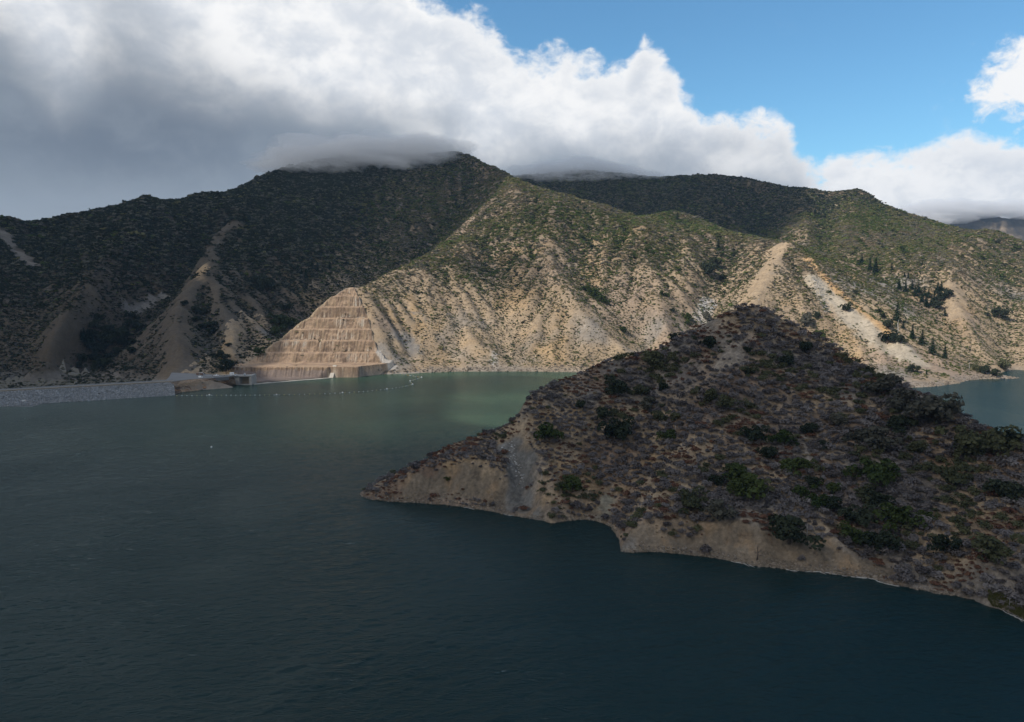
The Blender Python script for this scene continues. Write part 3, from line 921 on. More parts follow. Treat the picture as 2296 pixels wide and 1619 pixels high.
# ------------------------------------------------------------------ the lake
def lake():
    m, nt, out = new_mat('lake_water')
    tc = nt.new('ShaderNodeTexCoord')
    ob = tc.outputs['Object']
    mp = nt.new('ShaderNodeMapping', {0: ob}); mp.inputs['Rotation'].default_value = (0, 0, R(24)); mp.inputs['Scale'].default_value = (0.55, 1.25, 1.0)
    mp2 = nt.new('ShaderNodeMapping', {0: ob}); mp2.inputs['Rotation'].default_value = (0, 0, R(-14)); mp2.inputs['Scale'].default_value = (0.6, 1.1, 1.0)
    w1 = nt.noise(mp.outputs[0], 0.85, 5.0, 0.60, 0.6)
    w2 = nt.noise(mp2.outputs[0], 0.30, 4.0, 0.55, 0.5)
    w3 = nt.noise(mp.outputs[0], 2.6, 3.0, 0.6, 0.3)
    gust = nt.smooth(nt.noise(ob, 0.011, 4.0, 0.6, 0.8), 0.3, 0.7, 0.55, 1.15)
    h = nt.math('ADD', nt.math('ADD', nt.math('MULTIPLY', w1, 0.60), nt.math('MULTIPLY', w2, 1.5)), nt.math('MULTIPLY', w3, 0.14))
    b = nt.new('ShaderNodeBump', {'Strength': gust, 'Distance': 0.5, 'Height': h})
    # silt makes the far end by the dam greener than the deep near end
    sep = nt.new('ShaderNodeSeparateXYZ', {0: ob})
    silt = nt.smooth(sep.outputs[1], 400.0, 600.0)
    silt = nt.math('MULTIPLY', silt, nt.smooth(nt.noise(ob, 0.006, 4.0, 0.55, 1.0), 0.25, 0.65, 0.6, 1.0))
    silt = nt.math('MULTIPLY', silt, nt.smooth(sep.outputs[0], 110.0, 300.0, 1.0, 0.12))
    silt = nt.math('MULTIPLY', silt, nt.smooth(sep.outputs[0], -380.0, -90.0, 0.14, 1.0))
    c = nt.mix(silt, (0.005, 0.019, 0.019), (0.046, 0.084, 0.050))
    df = nt.new('ShaderNodeBsdfDiffuse', {'Color': c})
    gl = nt.new('ShaderNodeBsdfGlossy', {'Color': (0.90, 1.0, 0.98, 1), 'Roughness': 0.16, 'Normal': b.outputs[0]})
    fr = nt.new('ShaderNodeFresnel', {'IOR': 1.333, 'Normal': b.outputs[0]})
    # unresolved wavelets hide part of the grazing reflection
    mx = nt.new('ShaderNodeMixShader', {0: nt.math('MULTIPLY', fr.outputs[0], 0.62), 1: df.outputs[0], 2: gl.outputs[0]})
    nt.l.new(mx.outputs[0], out.inputs[0])
    ys = [-1500.0, -800.0, -300.0, 0.0, 90.0, 150.0]
    while ys[-1] < 720:
        ys.append(ys[-1] + max(0.55, (ys[-1] / 300.0) ** 2 * 0.75))
    ys += [760.0, 800.0, 850.0, 900.0, 960.0, 1040.0, 1100.0]
    xs = [-1700.0, -1100.0, -700.0, -520.0] + list(np.arange(-430, 431, 0.95)) + [520.0, 800.0, 1300.0, 2600.0]
    x, y = np.meshgrid(np.array(xs), np.array(ys))
    amp = sstep(y, 100, 160) * (1 - sstep(y, 520, 715)) * (1 - sstep(np.abs(x), 400, 430))
    h = np.zeros(x.shape)
    for k, (ang, wl, cross, a_) in enumerate(((14, 3.0, 3.2, 0.105), (27, 5.2, 2.6, 0.15), (-6, 2.2, 3.0, 0.065), (38, 9.5, 2.2, 0.17))):
        c_, s_ = math.cos(R(ang)), math.sin(R(ang))
        u = (-x * s_ + y * c_) / (wl * 0.5); v = (x * c_ + y * s_) / (wl * 0.5 * cross)
        n_ = vnoise(u + 0.6 * vnoise(v * 0.7, u * 0.3, 500 + k), v, 510 + k) * 2 - 1
        h += a_ * (1 - np.abs(n_) * 1.7)
    lanes = 0.55 + 0.55 * sstep(fbm(x, y * 1.6, 85, 3, 520), -0.4, 0.45)
    z = h * amp * lanes * 0.82
    z = z - (h * amp).mean() * 0.5
    z = np.where(amp > 0, np.clip(z, -0.4, 0.4), 0.0)
    line_y = np.interp(x, [-1700, -476, -352, -330, -306], [-38.0, 667.0, 738.0, 760.0, 818.0])
    keep = (y <= line_y + 6) | (x > -300)
    hidden = (x > -100) & (x < 440) & (y > 210) & (y < 590) & (Fd.sample(x, y) > 3.0)
    o = grid_object('lake', x, y, z, keep & ~hidden, m)
    o['kind'] = 'structure'
    return o


lake()

# ------------------------------------------------------------------ where things stand
GM, GT, GH = Grid(MG), Grid(TG), Grid(HG)
GM2 = Grid((MG[0][::3, ::3], MG[1][::3, ::3], MG[2][::3, ::3]))
GH2 = Grid((HG[0][::4, ::4], HG[1][::4, ::4], HG[2][::4, ::4]))


def ground(x, y):
    x = np.asarray(x, float); y = np.asarray(y, float)
    z = np.where(y < 650, -20.0, GM.sample(x, y))
    z = np.where((x > TX0 + 6) & (x < TX1 - 6) & (y > TY0 + 6) & (y < TY1 - 6), GT.sample(x, y), z)
    return np.where((x > -129) & (x < 450) & (y > 205) & (y < 599), GH.sample(x, y), z)


def ground_rough(x, y):
    z = np.where(y < 650, -20.0, GM2.sample(x, y))
    return np.where((x > -129) & (x < 450) & (y > 205) & (y < 599), GH2.sample(x, y), z)


def hit(px, py, dmin=215.0, dmax=2500.0):
    """first ground or water point seen at a pixel"""
    v = px_dir(px, py)
    d = np.concatenate([np.arange(dmin, 620, 0.8), np.arange(620, dmax, 2.0)])
    t = d / v[1]
    xs_, zs_ = v[0] * t, CAM_Z + v[2] * t
    g = np.maximum(ground(xs_, d), 0.0)
    k = np.argmax(zs_ <= g)
    if zs_[k] > g[k]:
        return None
    return np.array([xs_[k], d[k], float(ground(xs_[k], d[k]))])


def visible(x, y, z, slack):
    """true where the ground point is not hidden from the camera by more than `slack` metres"""
    idx = np.arange(len(x))
    for f in np.linspace(0.985, 0.2, 46):
        xi, yi = x[idx] * f, y[idx] * f
        ok = CAM_Z + (z[idx] + slack - CAM_Z) * f > ground_rough(xi, yi)
        idx = idx[ok]
    m = np.zeros(len(x), bool); m[idx] = True
    return m


# ------------------------------------------------------------------ leaves
def leaf_material(name, c1, c2, trans=0.25, rough=0.7):
    m, nt, out = new_mat(name)
    oi = nt.new('ShaderNodeObjectInfo')
    tc = nt.new('ShaderNodeTexCoord')
    n = nt.noise(tc.outputs['Object'], 1.7, 3.0, 0.6)
    f = nt.math('ADD', nt.math('MULTIPLY', oi.outputs['Random'], 0.75), nt.math('MULTIPLY_ADD', n, 0.9, -0.32), clamp=True)
    c = nt.mix(f, c1, c2)
    df = nt.new('ShaderNodeBsdfDiffuse', {'Color': c})
    tr = nt.new('ShaderNodeBsdfTranslucent', {'Color': c})
    mx = nt.new('ShaderNodeMixShader', {0: trans, 1: df.outputs[0], 2: tr.outputs[0]})
    nt.l.new(mx.outputs[0], out.inputs[0])
    return m


def bark_material(name, c):
    m, nt, out = new_mat(name)
    tc = nt.new('ShaderNodeTexCoord')
    n = nt.noise(tc.outputs['Object'], 3.0, 4.0, 0.65)
    cc = nt.mix(n, tuple(v * 0.55 for v in c), tuple(v * 1.3 for v in c))
    bs = nt.new('ShaderNodeBsdfPrincipled', {'Base Color': cc, 'Roughness': 0.9})
    nt.l.new(bs.outputs[0], out.inputs[0])
    return m


ML = {
    'sage': leaf_material('sage_twigs', (0.075, 0.064, 0.064), (0.235, 0.210, 0.200), 0.15),
    'buck': leaf_material('buckwheat_twigs', (0.088, 0.045, 0.032), (0.180, 0.095, 0.062), 0.1),
    'tan': leaf_material('dry_twigs', (0.15, 0.11, 0.068), (0.26, 0.20, 0.125), 0.1),
    'olive': leaf_material('olive_leaves', (0.060, 0.066, 0.036), (0.125, 0.125, 0.066)),
    'green': leaf_material('green_leaves', (0.055, 0.085, 0.026), (0.145, 0.180, 0.055)),
    'dark': leaf_material('dark_leaves', (0.024, 0.033, 0.021), (0.058, 0.068, 0.042)),
    'chap': leaf_material('chaparral_leaves', (0.130, 0.128, 0.055), (0.260, 0.235, 0.105)),
    'greyg': leaf_material('grey_green_leaves', (0.105, 0.104, 0.078), (0.225, 0.208, 0.155)),
    'sageg': leaf_material('sage_green_leaves', (0.062, 0.062, 0.048), (0.135, 0.128, 0.100)),
    'oak': leaf_material('oak_leaves', (0.030, 0.048, 0.016), (0.080, 0.100, 0.034)),
    'needle': leaf_material('needles', (0.012, 0.024, 0.013), (0.030, 0.048, 0.024), 0.1),
}
MB_BARK = bark_material('bark', (0.10, 0.075, 0.055))
MB_PALE = bark_material('weathered_wood', (0.46, 0.43, 0.39))


def quads_mesh(name, c, n, u, sx, sy, mat):
    """many small leaf faces: centres c, normals n, in-plane direction u, half sizes"""
    n = n / (np.linalg.norm(n, axis=1, keepdims=True) + 1e-9)
    u = u - n * (u * n).sum(1, keepdims=True)
    u = u / (np.linalg.norm(u, axis=1, keepdims=True) + 1e-9)
    w = np.cross(n, u)
    sx = np.reshape(sx, (-1, 1)); sy = np.reshape(sy, (-1, 1))
    v = np.stack([c - u * sx, c - w * sy * 0.8 + u * sx * 0.1, c + u * sx, c + w * sy], 1).reshape(-1, 3)
    me = bpy.data.meshes.new(name)
    k = len(c)
    me.vertices.add(4 * k); me.vertices.foreach_set('co', v.astype(np.float32).ravel())
    me.loops.add(4 * k); me.loops.foreach_set('vertex_index', np.arange(4 * k, dtype=np.int32))
    me.polygons.add(k); me.polygons.foreach_set('loop_start', np.arange(0, 4 * k, 4, dtype=np.int32))
    me.update(calc_edges=True)
    me.materials.append(mat)
    return me


def bush_mesh(name, seed, mat, leaves=150, lobes=7, height=0.85, leaf=0.17, twig=0.0, spread=1.0, core=True):
    """a shrub of radius about 1, standing on z = 0"""
    r = np.random.default_rng(seed)
    lc = r.normal(size=(lobes, 3)) * np.array([0.42, 0.42, 0.16]) * spread
    lc[:, 2] = np.abs(lc[:, 2]) * height + 0.34 * height
    lr = r.uniform(0.32, 0.58, lobes)
    k = r.integers(0, lobes, leaves)
    dv = r.normal(size=(leaves, 3)); dv /= np.linalg.norm(dv, axis=1, keepdims=True)
    dv[:, 2] = np.where(dv[:, 2] < -0.35, -dv[:, 2], dv[:, 2])
    rad = r.uniform(0.55, 1.08, leaves) ** 0.6
    c = lc[k] + dv * (lr[k] * rad)[:, None] * np.array([1, 1, height * 0.9])
    c[:, 2] = np.maximum(c[:, 2], 0.03)
    n = dv + np.array([0, 0, 0.35]) + r.normal(size=(leaves, 3)) * 0.38
    u = r.normal(size=(leaves, 3)) * (1 - twig) + (dv + np.array([0, 0, 0.8])) * twig
    s = r.uniform(0.6, 1.25, leaves) * leaf
    return quads_mesh(name, c, n, u, s * (1 + twig * 0.9), s * (1 - twig * 0.55), mat)


def place_obj(name, mesh, loc, scale, rotz, parent=None):
    o = bpy.data.objects.new(name, mesh)
    o.location = loc
    o.scale = scale if hasattr(scale, '__len__') else (scale,) * 3
    o.rotation_euler = (0, 0, rotz)
    if parent is not None:
        o.parent = parent
    COL.objects.link(o)
    return o


def scatter(name, pts, scl, rot, idx, variants):
    """one object of stuff: a cloud of points, a shrub standing on each"""
    vc = bpy.data.collections.new(name + '_kinds')
    for i, me in enumerate(variants):
        o = bpy.data.objects.new('%s_kind_%02d' % (name, i), me)
        vc.objects.link(o)
    me = bpy.data.meshes.new(name)
    me.vertices.add(len(pts)); me.vertices.foreach_set('co', pts.astype(np.float32).ravel())
    a = me.attributes.new('scl', 'FLOAT_VECTOR', 'POINT'); a.data.foreach_set('vector', scl.astype(np.float32).ravel())
    a = me.attributes.new('rot', 'FLOAT_VECTOR', 'POINT'); a.data.foreach_set('vector', rot.astype(np.float32).ravel())
    a = me.attributes.new('idx', 'INT', 'POINT'); a.data.foreach_set('value', idx.astype(np.int32))
    me.update()
    o = bpy.data.objects.new(name, me); COL.objects.link(o)
    ng = bpy.data.node_groups.new(name + '_scatter', 'GeometryNodeTree')
    ng.interface.new_socket('Geometry', in_out='INPUT', socket_type='NodeSocketGeometry')
    ng.interface.new_socket('Geometry', in_out='OUTPUT', socket_type='NodeSocketGeometry')
    N = ng.nodes
    gi, go = N.new('NodeGroupInput'), N.new('NodeGroupOutput')
    ci = N.new('GeometryNodeCollectionInfo'); ci.inputs[0].default_value = vc; ci.inputs[1].default_value = True; ci.inputs[2].default_value = True
    io = N.new('GeometryNodeInstanceOnPoints'); io.inputs['Pick Instance'].default_value = True

    def attr(nm, typ):
        n = N.new('GeometryNodeInputNamedAttribute'); n.data_type = typ; n.inputs[0].default_value = nm
        return n.outputs[0]
    L = ng.links
    L.new(gi.outputs[0], io.inputs['Points']); L.new(ci.outputs[0], io.inputs['Instance'])
    L.new(attr('idx', 'INT'), io.inputs['Instance Index']); L.new(attr('scl', 'FLOAT_VECTOR'), io.inputs['Scale'])
    e2r = N.new('FunctionNodeEulerToRotation'); L.new(attr('rot', 'FLOAT_VECTOR'), e2r.inputs[0]); L.new(e2r.outputs[0], io.inputs['Rotation'])
    L.new(io.outputs[0], go.inputs[0])
    md = o.modifiers.new('scatter', 'NODES'); md.node_group = ng
    o['kind'] = 'stuff'
    return o


# ------------------------------------------------------------------ chaparral on the mountains
def chaparral():
    V = []
    for i in range(3): V.append(bush_mesh('chaparral_a', 100 + i, ML['chap'], 54, 6, 0.8, 0.27))
    for i in range(3): V.append(bush_mesh('chaparral_b', 110 + i, ML['greyg'], 54, 6, 0.7, 0.27))
    for i in range(3): V.append(bush_mesh('chaparral_c', 120 + i, ML['dark'], 60, 6, 0.95, 0.27))
    for i in range(3): V.append(bush_mesh('chaparral_d', 130 + i, ML['green'], 60, 6, 0.9, 0.27))
    for i in range(2): V.append(bush_mesh('chaparral_e', 140 + i, ML['tan'], 44, 6, 0.6, 0.26))
    r = np.random.default_rng(5)
    n = 760000
    # even spread over the wedge in view (area grows with distance)
    y = np.sqrt(r.uniform(690.0 ** 2, 2330.0 ** 2, n)); x = r.uniform(-0.74, 0.80, n) * y
    z = GM.sample(x, y)
    ok = (z > 3.0) | ((x < -380) & (z > -30) & (y > 760))
    x, y, z = x[ok], y[ok], z[ok]
    con = (blur(M.z, 6) - M.z) + 0.35 * (blur(M.z, 40) - M.z)
    cv = M.sample(x, y, con)
    gxm, gym = np.gradient(M.z, M.h)
    slx = M.sample(x, y, gym)                                    # > 0: ground rises to the right, so it faces left
    left = sstep(-x, 80, 330)
    lsx = np.interp(y, [p[1] for p in LS3[::-1]], [p[0] for p in LS3[::-1]])
    base = 0.82 + 0.38 * sstep(z, 45, 150) + 0.30 * sstep(x - lsx, 6, 24) * (y < 1300) + 0.30 * sstep(-x, 240, 380)
    base += 0.30 * fbm(x, y, 75, 3, 201) + 0.085 * np.clip(cv, -4, 5) - 0.10 * np.clip(slx * 2, 0, 1) * (1 - left)
    base = np.clip(base, 0.04, 1.15)
    pat = fbm(x, y, 13, 3, 202) * 0.5 + 0.5
    bgx = np.clip(((x - MG[0][0, 0]) / 4.0).round().astype(int), 0, MG[0].shape[1] - 1); bgy = np.clip(((y - MG[1][0, 0]) / 4.0).round().astype(int), 0, MG[0].shape[0] - 1)
    base -= 0.11 * np.clip(M_RILL[bgy, bgx], -1.2, 1.2) * (1 - 0.5 * sstep(z, 120, 260)) + 0.10 * np.clip(M_RILL2[bgy, bgx], -1, 1)
    base -= 0.30 * P1M[bgy, bgx]
    base += 0.12 * np.clip(cv, -5, 3) * sstep(-x, 200, 380)
    base *= 1 - M_BARE[bgy, bgx] * 0.92
    base *= np.maximum(sstep(z, 3, 9), sstep(-x, 380, 420))
    fl = np.hypot(x + 345, y - 785)
    base *= 1 - inside_poly(x, y, PAD) * 1.0
    d = in_cut(x, y)
    base *= 1 - 0.985 * sstep(d, -3, 0.5)
    base = np.where((y > 700) & (y < 1016) & (d > -2) & (y < 893), 0, base)
    acc = (base + (pat - 0.5) * 0.9) > r.uniform(0.12, 1.0, len(x))
    x, y, z, base, cv = x[acc], y[acc], z[acc], base[acc], cv[acc]
    t = (x > TX0 + 6) & (x < TX1 - 6) & (y > TY0 + 6) & (y < TY1 - 6)
    z = np.where(t, GT.sample(x, y), z)
    vis = visible(x, y, z, 7.0)
    x, y, z, base, cv = x[vis], y[vis], z[vis], base[vis], cv[vis]
    m = len(x)
    sz = np.exp(r.normal(size=m) * 0.33) * 1.15 * (0.72 + 0.72 * sstep(z, 25, 200)) * (1 + 0.25 * sstep(y, 1300, 1900)) * 1.1 * (1 + 0.35 * sstep(-x, 240, 380))
    kind = fbm(x, y, 60, 3, 203) + r.normal(size=m) * 0.42
    idx = np.where(kind < -0.45, 4, np.where(kind < 0.0, 1, np.where(kind < 0.52, 0, 3)))
    idx = np.where((cv > 0.9) & (r.uniform(size=m) < 0.55), np.where(r.uniform(size=m) < 0.5, 3, 2), idx)
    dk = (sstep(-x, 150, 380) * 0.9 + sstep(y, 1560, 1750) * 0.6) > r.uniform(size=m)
    idx = np.where(dk, np.where(r.uniform(size=m) < 0.72, 2, 1), idx)  # darker leaf colours paint in the shade of the left and back ranges
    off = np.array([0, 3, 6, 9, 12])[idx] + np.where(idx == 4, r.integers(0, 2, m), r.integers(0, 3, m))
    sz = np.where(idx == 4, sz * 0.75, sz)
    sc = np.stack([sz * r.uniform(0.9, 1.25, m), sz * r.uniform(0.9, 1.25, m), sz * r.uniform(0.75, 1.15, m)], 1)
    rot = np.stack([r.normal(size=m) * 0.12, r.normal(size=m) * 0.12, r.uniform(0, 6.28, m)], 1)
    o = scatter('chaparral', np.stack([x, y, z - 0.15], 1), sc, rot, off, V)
    o['label'] = 'dense olive chaparral scrub covering the mountain slopes beyond the lake'
    o['category'] = 'scrub'
    print('chaparral', m)


chaparral()


# ------------------------------------------------------------------ scrub on the headland: the largest shrubs one by one, the rest as stuff
def headland_scrub():
    r = np.random.default_rng(8)
    kinds = [
        ('sage_shrub', [bush_mesh('sage_shrub', 300 + i, ML['sage'], 260, 10, 1.15, 0.13, 0.4, 0.82) for i in range(4)], 'grey leafless sage shrub among many on the headland slope', 'grey sage shrubs on the headland'),
        ('buckwheat_shrub', [bush_mesh('buckwheat_shrub', 310 + i, ML['buck'], 190, 8, 0.8, 0.13, 0.35, 0.85) for i in range(3)], 'low rusty brown buckwheat shrub among many on the headland slope', 'rusty brown shrubs on the headland'),
        ('dry_shrub', [bush_mesh('dry_shrub', 320 + i, ML['tan'], 110, 7, 0.5, 0.16, 0.6) for i in range(3)], 'low straw coloured dry shrub among many on the headland slope', 'straw coloured shrubs on the headland'),
        ('olive_shrub', [bush_mesh('olive_shrub', 330 + i, ML['olive'], 260, 10, 1.2, 0.14, 0.2, 0.85) for i in range(3)], 'olive green leafy shrub among many on the headland slope', 'olive green shrubs on the headland'),
    ]
    n = 190000
    x = r.uniform(-95, 440, n); y = r.uniform(208, 500, n)
    z = GH.sample(x, y)
    ok = (z > 0.9) & (x < y * 0.95 + 40)
    x, y, z = x[ok], y[ok], z[ok]
    ix = np.clip(((x - HG[0][0, 0]) / 0.85).round().astype(int), 0, HG[0].shape[1] - 1); iy = np.clip(((y - HG[1][0, 0]) / 0.85).round().astype(int), 0, HG[0].shape[0] - 1)
    bare = H_BARE[iy, ix]; slope = HG[3][iy, ix]
    dens = 0.80 + 0.40 * fbm(x, y, 20, 3, 211) + 0.40 * fbm(x, y, 6, 2, 212)
    dens *= 1 - 0.86 * bare
    dens *= 1 - 0.85 * sstep(slope, 1.05, 1.5)
    dens += 0.25 * sstep(x, 150, 230)
    px_ridge = 1 - sstep(np.abs(x - 105 - (y - 400) * 0.3), 10, 35)
    dens -= 0.12 * px_ridge
    acc = dens > r.uniform(0.1, 1.15, len(x))
    x, y, z, bare = x[acc], y[acc], z[acc], bare[acc]
    vis = visible(x, y, z, 3.0)
    x, y, z, bare = x[vis], y[vis], z[vis], bare[vis]
    m = len(x)
    k1 = fbm(x, y, 17, 3, 213) + r.normal(size=m) * 0.22
    k2 = fbm(x, y, 23, 3, 214) + r.normal(size=m) * 0.30
    k1 = k1 + 0.30 * (1 - sstep(x, -10, 60)) * sstep(y, 330, 380) + 0.22 * sstep(z, 62, 90)
    kind = np.where(k1 > 0.30, 1, 0)
    kind = np.where((k1 > 0.16) & (k1 < 0.30) & (r.uniform(size=m) < 0.5), 2, kind)
    kind = np.where(k2 + 0.45 * sstep(x, 170, 260) > 0.55, 3, kind)
    kind = np.where((bare > 0.5) & (r.uniform(size=m) < 0.5), 1, kind)
    size = np.exp(r.normal(size=m) * 0.46) * np.array([1.22, 0.98, 0.66, 1.5])[kind] * (0.76 + 0.28 * sstep(x, 20, 90))
    size = np.clip(size, 0.4, 3.0)
    order = np.argsort(-size)
    cells, good = {}, np.zeros(m, bool)
    for j in order:
        xi, yi, rj = x[j], y[j], size[j]
        ci, cj = int(xi / 3.0), int(yi / 3.0)
        clash = False
        for a in (-1, 0, 1):
            for b in (-1, 0, 1):
                for q in cells.get((ci + a, cj + b), ()):
                    if (x[q] - xi) ** 2 + (y[q] - yi) ** 2 < (0.63 * (size[q] + rj)) ** 2:
                        clash = True
                        break
                if clash:
                    break
            if clash:
                break
        if not clash:
            good[j] = True
            cells.setdefault((ci, cj), []).append(j)
    x, y, z, bare, kind, size = x[good], y[good], z[good], bare[good], kind[good], size[good]
    m = len(x)
    print('headland scrub', m, np.bincount(kind))
    for ki, (nm, vs, lab, grp) in enumerate(kinds):
        sel = np.where(kind == ki)[0]
        app = size[sel] / y[sel]
        sel = sel[np.argsort(-app)]
        one, rest = sel[:290], sel[290:]
        for j in one:
            o = place_obj(nm, vs[int(r.integers(0, len(vs)))], (x[j], y[j], z[j] - 0.1), (size[j] * r.uniform(0.9, 1.2), size[j] * r.uniform(0.9, 1.2), size[j] * r.uniform(0.8, 1.1)), r.uniform(0, 6.28))
            o['label'] = lab; o['category'] = 'shrub'; o['group'] = grp
        q = len(rest)
        s = size[rest]
        o = scatter(nm.replace('shrub', 'scrub'), np.stack([x[rest], y[rest], z[rest] - 0.1], 1), np.stack([s * r.uniform(0.9, 1.2, q), s * r.uniform(0.9, 1.2, q), s * r.uniform(0.8, 1.1, q)], 1),
                    np.stack([r.normal(size=q) * 0.1, r.normal(size=q) * 0.1, r.uniform(0, 6.28, q)], 1), r.integers(0, len(vs), q), vs)
        o['label'] = 'mass of ' + {0: 'small grey sage scrub', 1: 'small rusty brown scrub', 2: 'small straw coloured scrub', 3: 'small olive green scrub'}[ki] + ' covering the headland'
        o['category'] = 'scrub'


headland_scrub()


# ------------------------------------------------------------------ trees
def tube(bm, pts, radii, seg=6):
    rings = []
    for i, (p, r_) in enumerate(zip(pts, radii)):
        p = Vector(p)
        a = Vector(pts[min(i + 1, len(pts) - 1)]) - Vector(pts[max(i - 1, 0)])
        q = a.to_track_quat('Z', 'Y')
        rings.append([bm.verts.new(p + q @ Vector((math.cos(6.2832 * k / seg) * r_, math.sin(6.2832 * k / seg) * r_, 0))) for k in range(seg)])
    for a, b in zip(rings[:-1], rings[1:]):
        for k in range(seg):
            bm.faces.new((a[k], a[(k + 1) % seg], b[(k + 1) % seg], b[k]))
    bm.faces.new(rings[-1]); bm.faces.new(list(reversed(rings[0])))


def bm_mesh(name, bm, mat, smooth=True):
    me = bpy.data.meshes.new(name)
    bmesh.ops.recalc_face_normals(bm, faces=bm.faces)
    bm.to_mesh(me); bm.free()
    if smooth:
        me.polygons.foreach_set('use_smooth', np.ones(len(me.polygons), bool))
    if mat:
        me.materials.append(mat)
    return me


def oak_meshes(seed, mat, leaves=950, tall=1.0):
    """crown of radius about 1, a short forked trunk below it"""
    r = np.random.default_rng(seed)
    lobes = 15
    lc = r.normal(size=(lobes, 3)) * np.array([0.40, 0.40, 0.26 * tall])
    lc[:, 2] = lc[:, 2] + 0.72 * tall
    lr = r.uniform(0.24, 0.46, lobes)
    k = r.integers(0, lobes, leaves)
    dv = r.normal(size=(leaves, 3)); dv /= np.linalg.norm(dv, axis=1, keepdims=True)
    dv[:, 2] = np.where(dv[:, 2] < -0.5, -dv[:, 2], dv[:, 2])
    c = lc[k] + dv * (lr[k] * r.uniform(0.5, 1.1, leaves) ** 0.5)[:, None]
    c[:, 2] = np.maximum(c[:, 2], 0.10)
    s = r.uniform(0.6, 1.3, leaves) * 0.088
    crown = quads_mesh('crown', c, dv + r.normal(size=(leaves, 3)) * 0.6, r.normal(size=(leaves, 3)), s * 1.2, s, mat)
    bm = bmesh.new()
    tube(bm, [(0, 0, -0.12), (0.02, 0.01, 0.18), (0.05, 0.0, 0.42), (0.08, 0.03, 0.75)], [0.085, 0.065, 0.05, 0.015])
    for i in range(4):
        j = int(r.integers(0, lobes))
        e = lc[j]
        tube(bm, [(0.03, 0.0, 0.30), (e[0] * 0.5, e[1] * 0.5, 0.30 + (e[2] - 0.3) * 0.6), tuple(e)], [0.04, 0.028, 0.008], 5)
    return crown, bm_mesh('trunk', bm, MB_BARK)


def conifer_meshes(seed, mat, leaves=640):
    """height 1, spire crown of drooping branches"""
    r = np.random.default_rng(seed)
    h = 0.10 + 0.90 * r.uniform(0, 1, leaves) ** 1.15
    tier = np.round(h * 16) / 16
    h = h * 0.35 + tier * 0.65
    az = r.uniform(0, 6.283, leaves)
    prof = (1.02 - h) * 0.24 * (0.75 + 0.35 * np.sin(az * 2 + seed) + 0.3 * r.normal(size=leaves) * 0.5) + 0.008
    rad = prof * r.uniform(0.25, 1.0, leaves) ** 0.6
    c = np.stack([np.cos(az) * rad, np.sin(az) * rad, h - rad * 0.35], 1)
    out_ = np.stack([np.cos(az), np.sin(az), np.full(leaves, -0.25)], 1)
    n = np.stack([np.cos(az) * 0.5, np.sin(az) * 0.5, np.ones(leaves)], 1) + r.normal(size=(leaves, 3)) * 0.45
    s = (0.022 + 0.026 * (1 - h)) * r.uniform(0.7, 1.3, leaves)
    crown = quads_mesh('crown', c, n, out_, s * 1.5, s * 0.8, mat)
    bm = bmesh.new()
    tube(bm, [(0, 0, -0.04), (0, 0, 0.3), (0.004, 0, 0.7), (0, 0, 0.98)], [0.022, 0.016, 0.009, 0.002])
    return crown, bm_mesh('trunk', bm, MB_BARK)


OAK = {k: [oak_meshes(400 + 10 * i + j, ML[m]) for j in range(3)] for i, (k, m) in enumerate((('dark', 'dark'), ('green', 'oak'), ('grey', 'sageg'), ('olive', 'olive')))}
PINE = [conifer_meshes(500 + j, ML['needle']) for j in range(4)]
TR = random.Random(21)


def tree(name, kind, px, py, w, label, group=None, centre=True, squash=1.0):
    """a round tree or big shrub seen at pixel (px, py) as wide as w pixels"""
    by = py + (0.40 * w if centre else 0)
    p = hit(px, by)
    if p is None or p[2] < 0.2:
        p = hit(px, by - 5)
        if p is None or p[2] < 0.2:
            return None
    rad = 0.5 * w * np.linalg.norm(p - np.array([0, 0, CAM_Z])) / F_PX * (1.32 if name == 'oak_shrub' else 1.2)
    e = bpy.data.objects.new(name, None); e.empty_display_size = 0.2
    COL.objects.link(e); e.location = p - np.array([0, 0, 0.06 * rad])
    e.rotation_euler = (0, 0, TR.uniform(0, 6.28))
    e.scale = (rad * TR.uniform(0.92, 1.08), rad * TR.uniform(0.92, 1.08), rad * squash * TR.uniform(0.9, 1.08))
    cm, tm = OAK[kind][TR.randrange(3)]
    for nm, me in (('crown', cm), ('trunk', tm)):
        o = bpy.data.objects.new(nm, me); COL.objects.link(o); o.parent = e
    e['label'] = label; e['category'] = 'shrub' if 'shrub' in name else 'tree'
    if group:
        e['group'] = group
    return e


def conifer(px, py, h, label, group=None):
    p = hit(px, py)
    if p is None or p[2] < 0.2:
        return None
    hh = 0.84 * h * np.linalg.norm(p - np.array([0, 0, CAM_Z])) / F_PX
    e = bpy.data.objects.new('conifer_tree', None); e.empty_display_size = 0.2
    COL.objects.link(e); e.location = p
    e.rotation_euler = (0, 0, TR.uniform(0, 6.28))
    wd = TR.uniform(1.0, 1.4)
    e.scale = (hh * wd, hh * wd, hh)
    cm, tm = PINE[TR.randrange(4)]
    for nm, me in (('crown', cm), ('trunk', tm)):
        o = bpy.data.objects.new(nm, me); COL.objects.link(o); o.parent = e
    e['label'] = label; e['category'] = 'tree'
    if group:
        e['group'] = group
    return e


ORD = ['first', 'second', 'third', 'fourth', 'fifth', 'sixth', 'seventh', 'eighth', 'ninth', 'tenth', 'eleventh', 'twelfth', 'thirteenth', 'fourteenth', 'fifteenth', 'sixteenth', 'seventeenth', 'eighteenth', 'nineteenth', 'twentieth',
       'twenty-first', 'twenty-second', 'twenty-third', 'twenty-fourth', 'twenty-fifth', 'twenty-sixth', 'twenty-seventh', 'twenty-eighth', 'twenty-ninth', 'thirtieth', 'thirty-first', 'thirty-second', 'thirty-third', 'thirty-fourth', 'thirty-fifth', 'thirty-sixth']
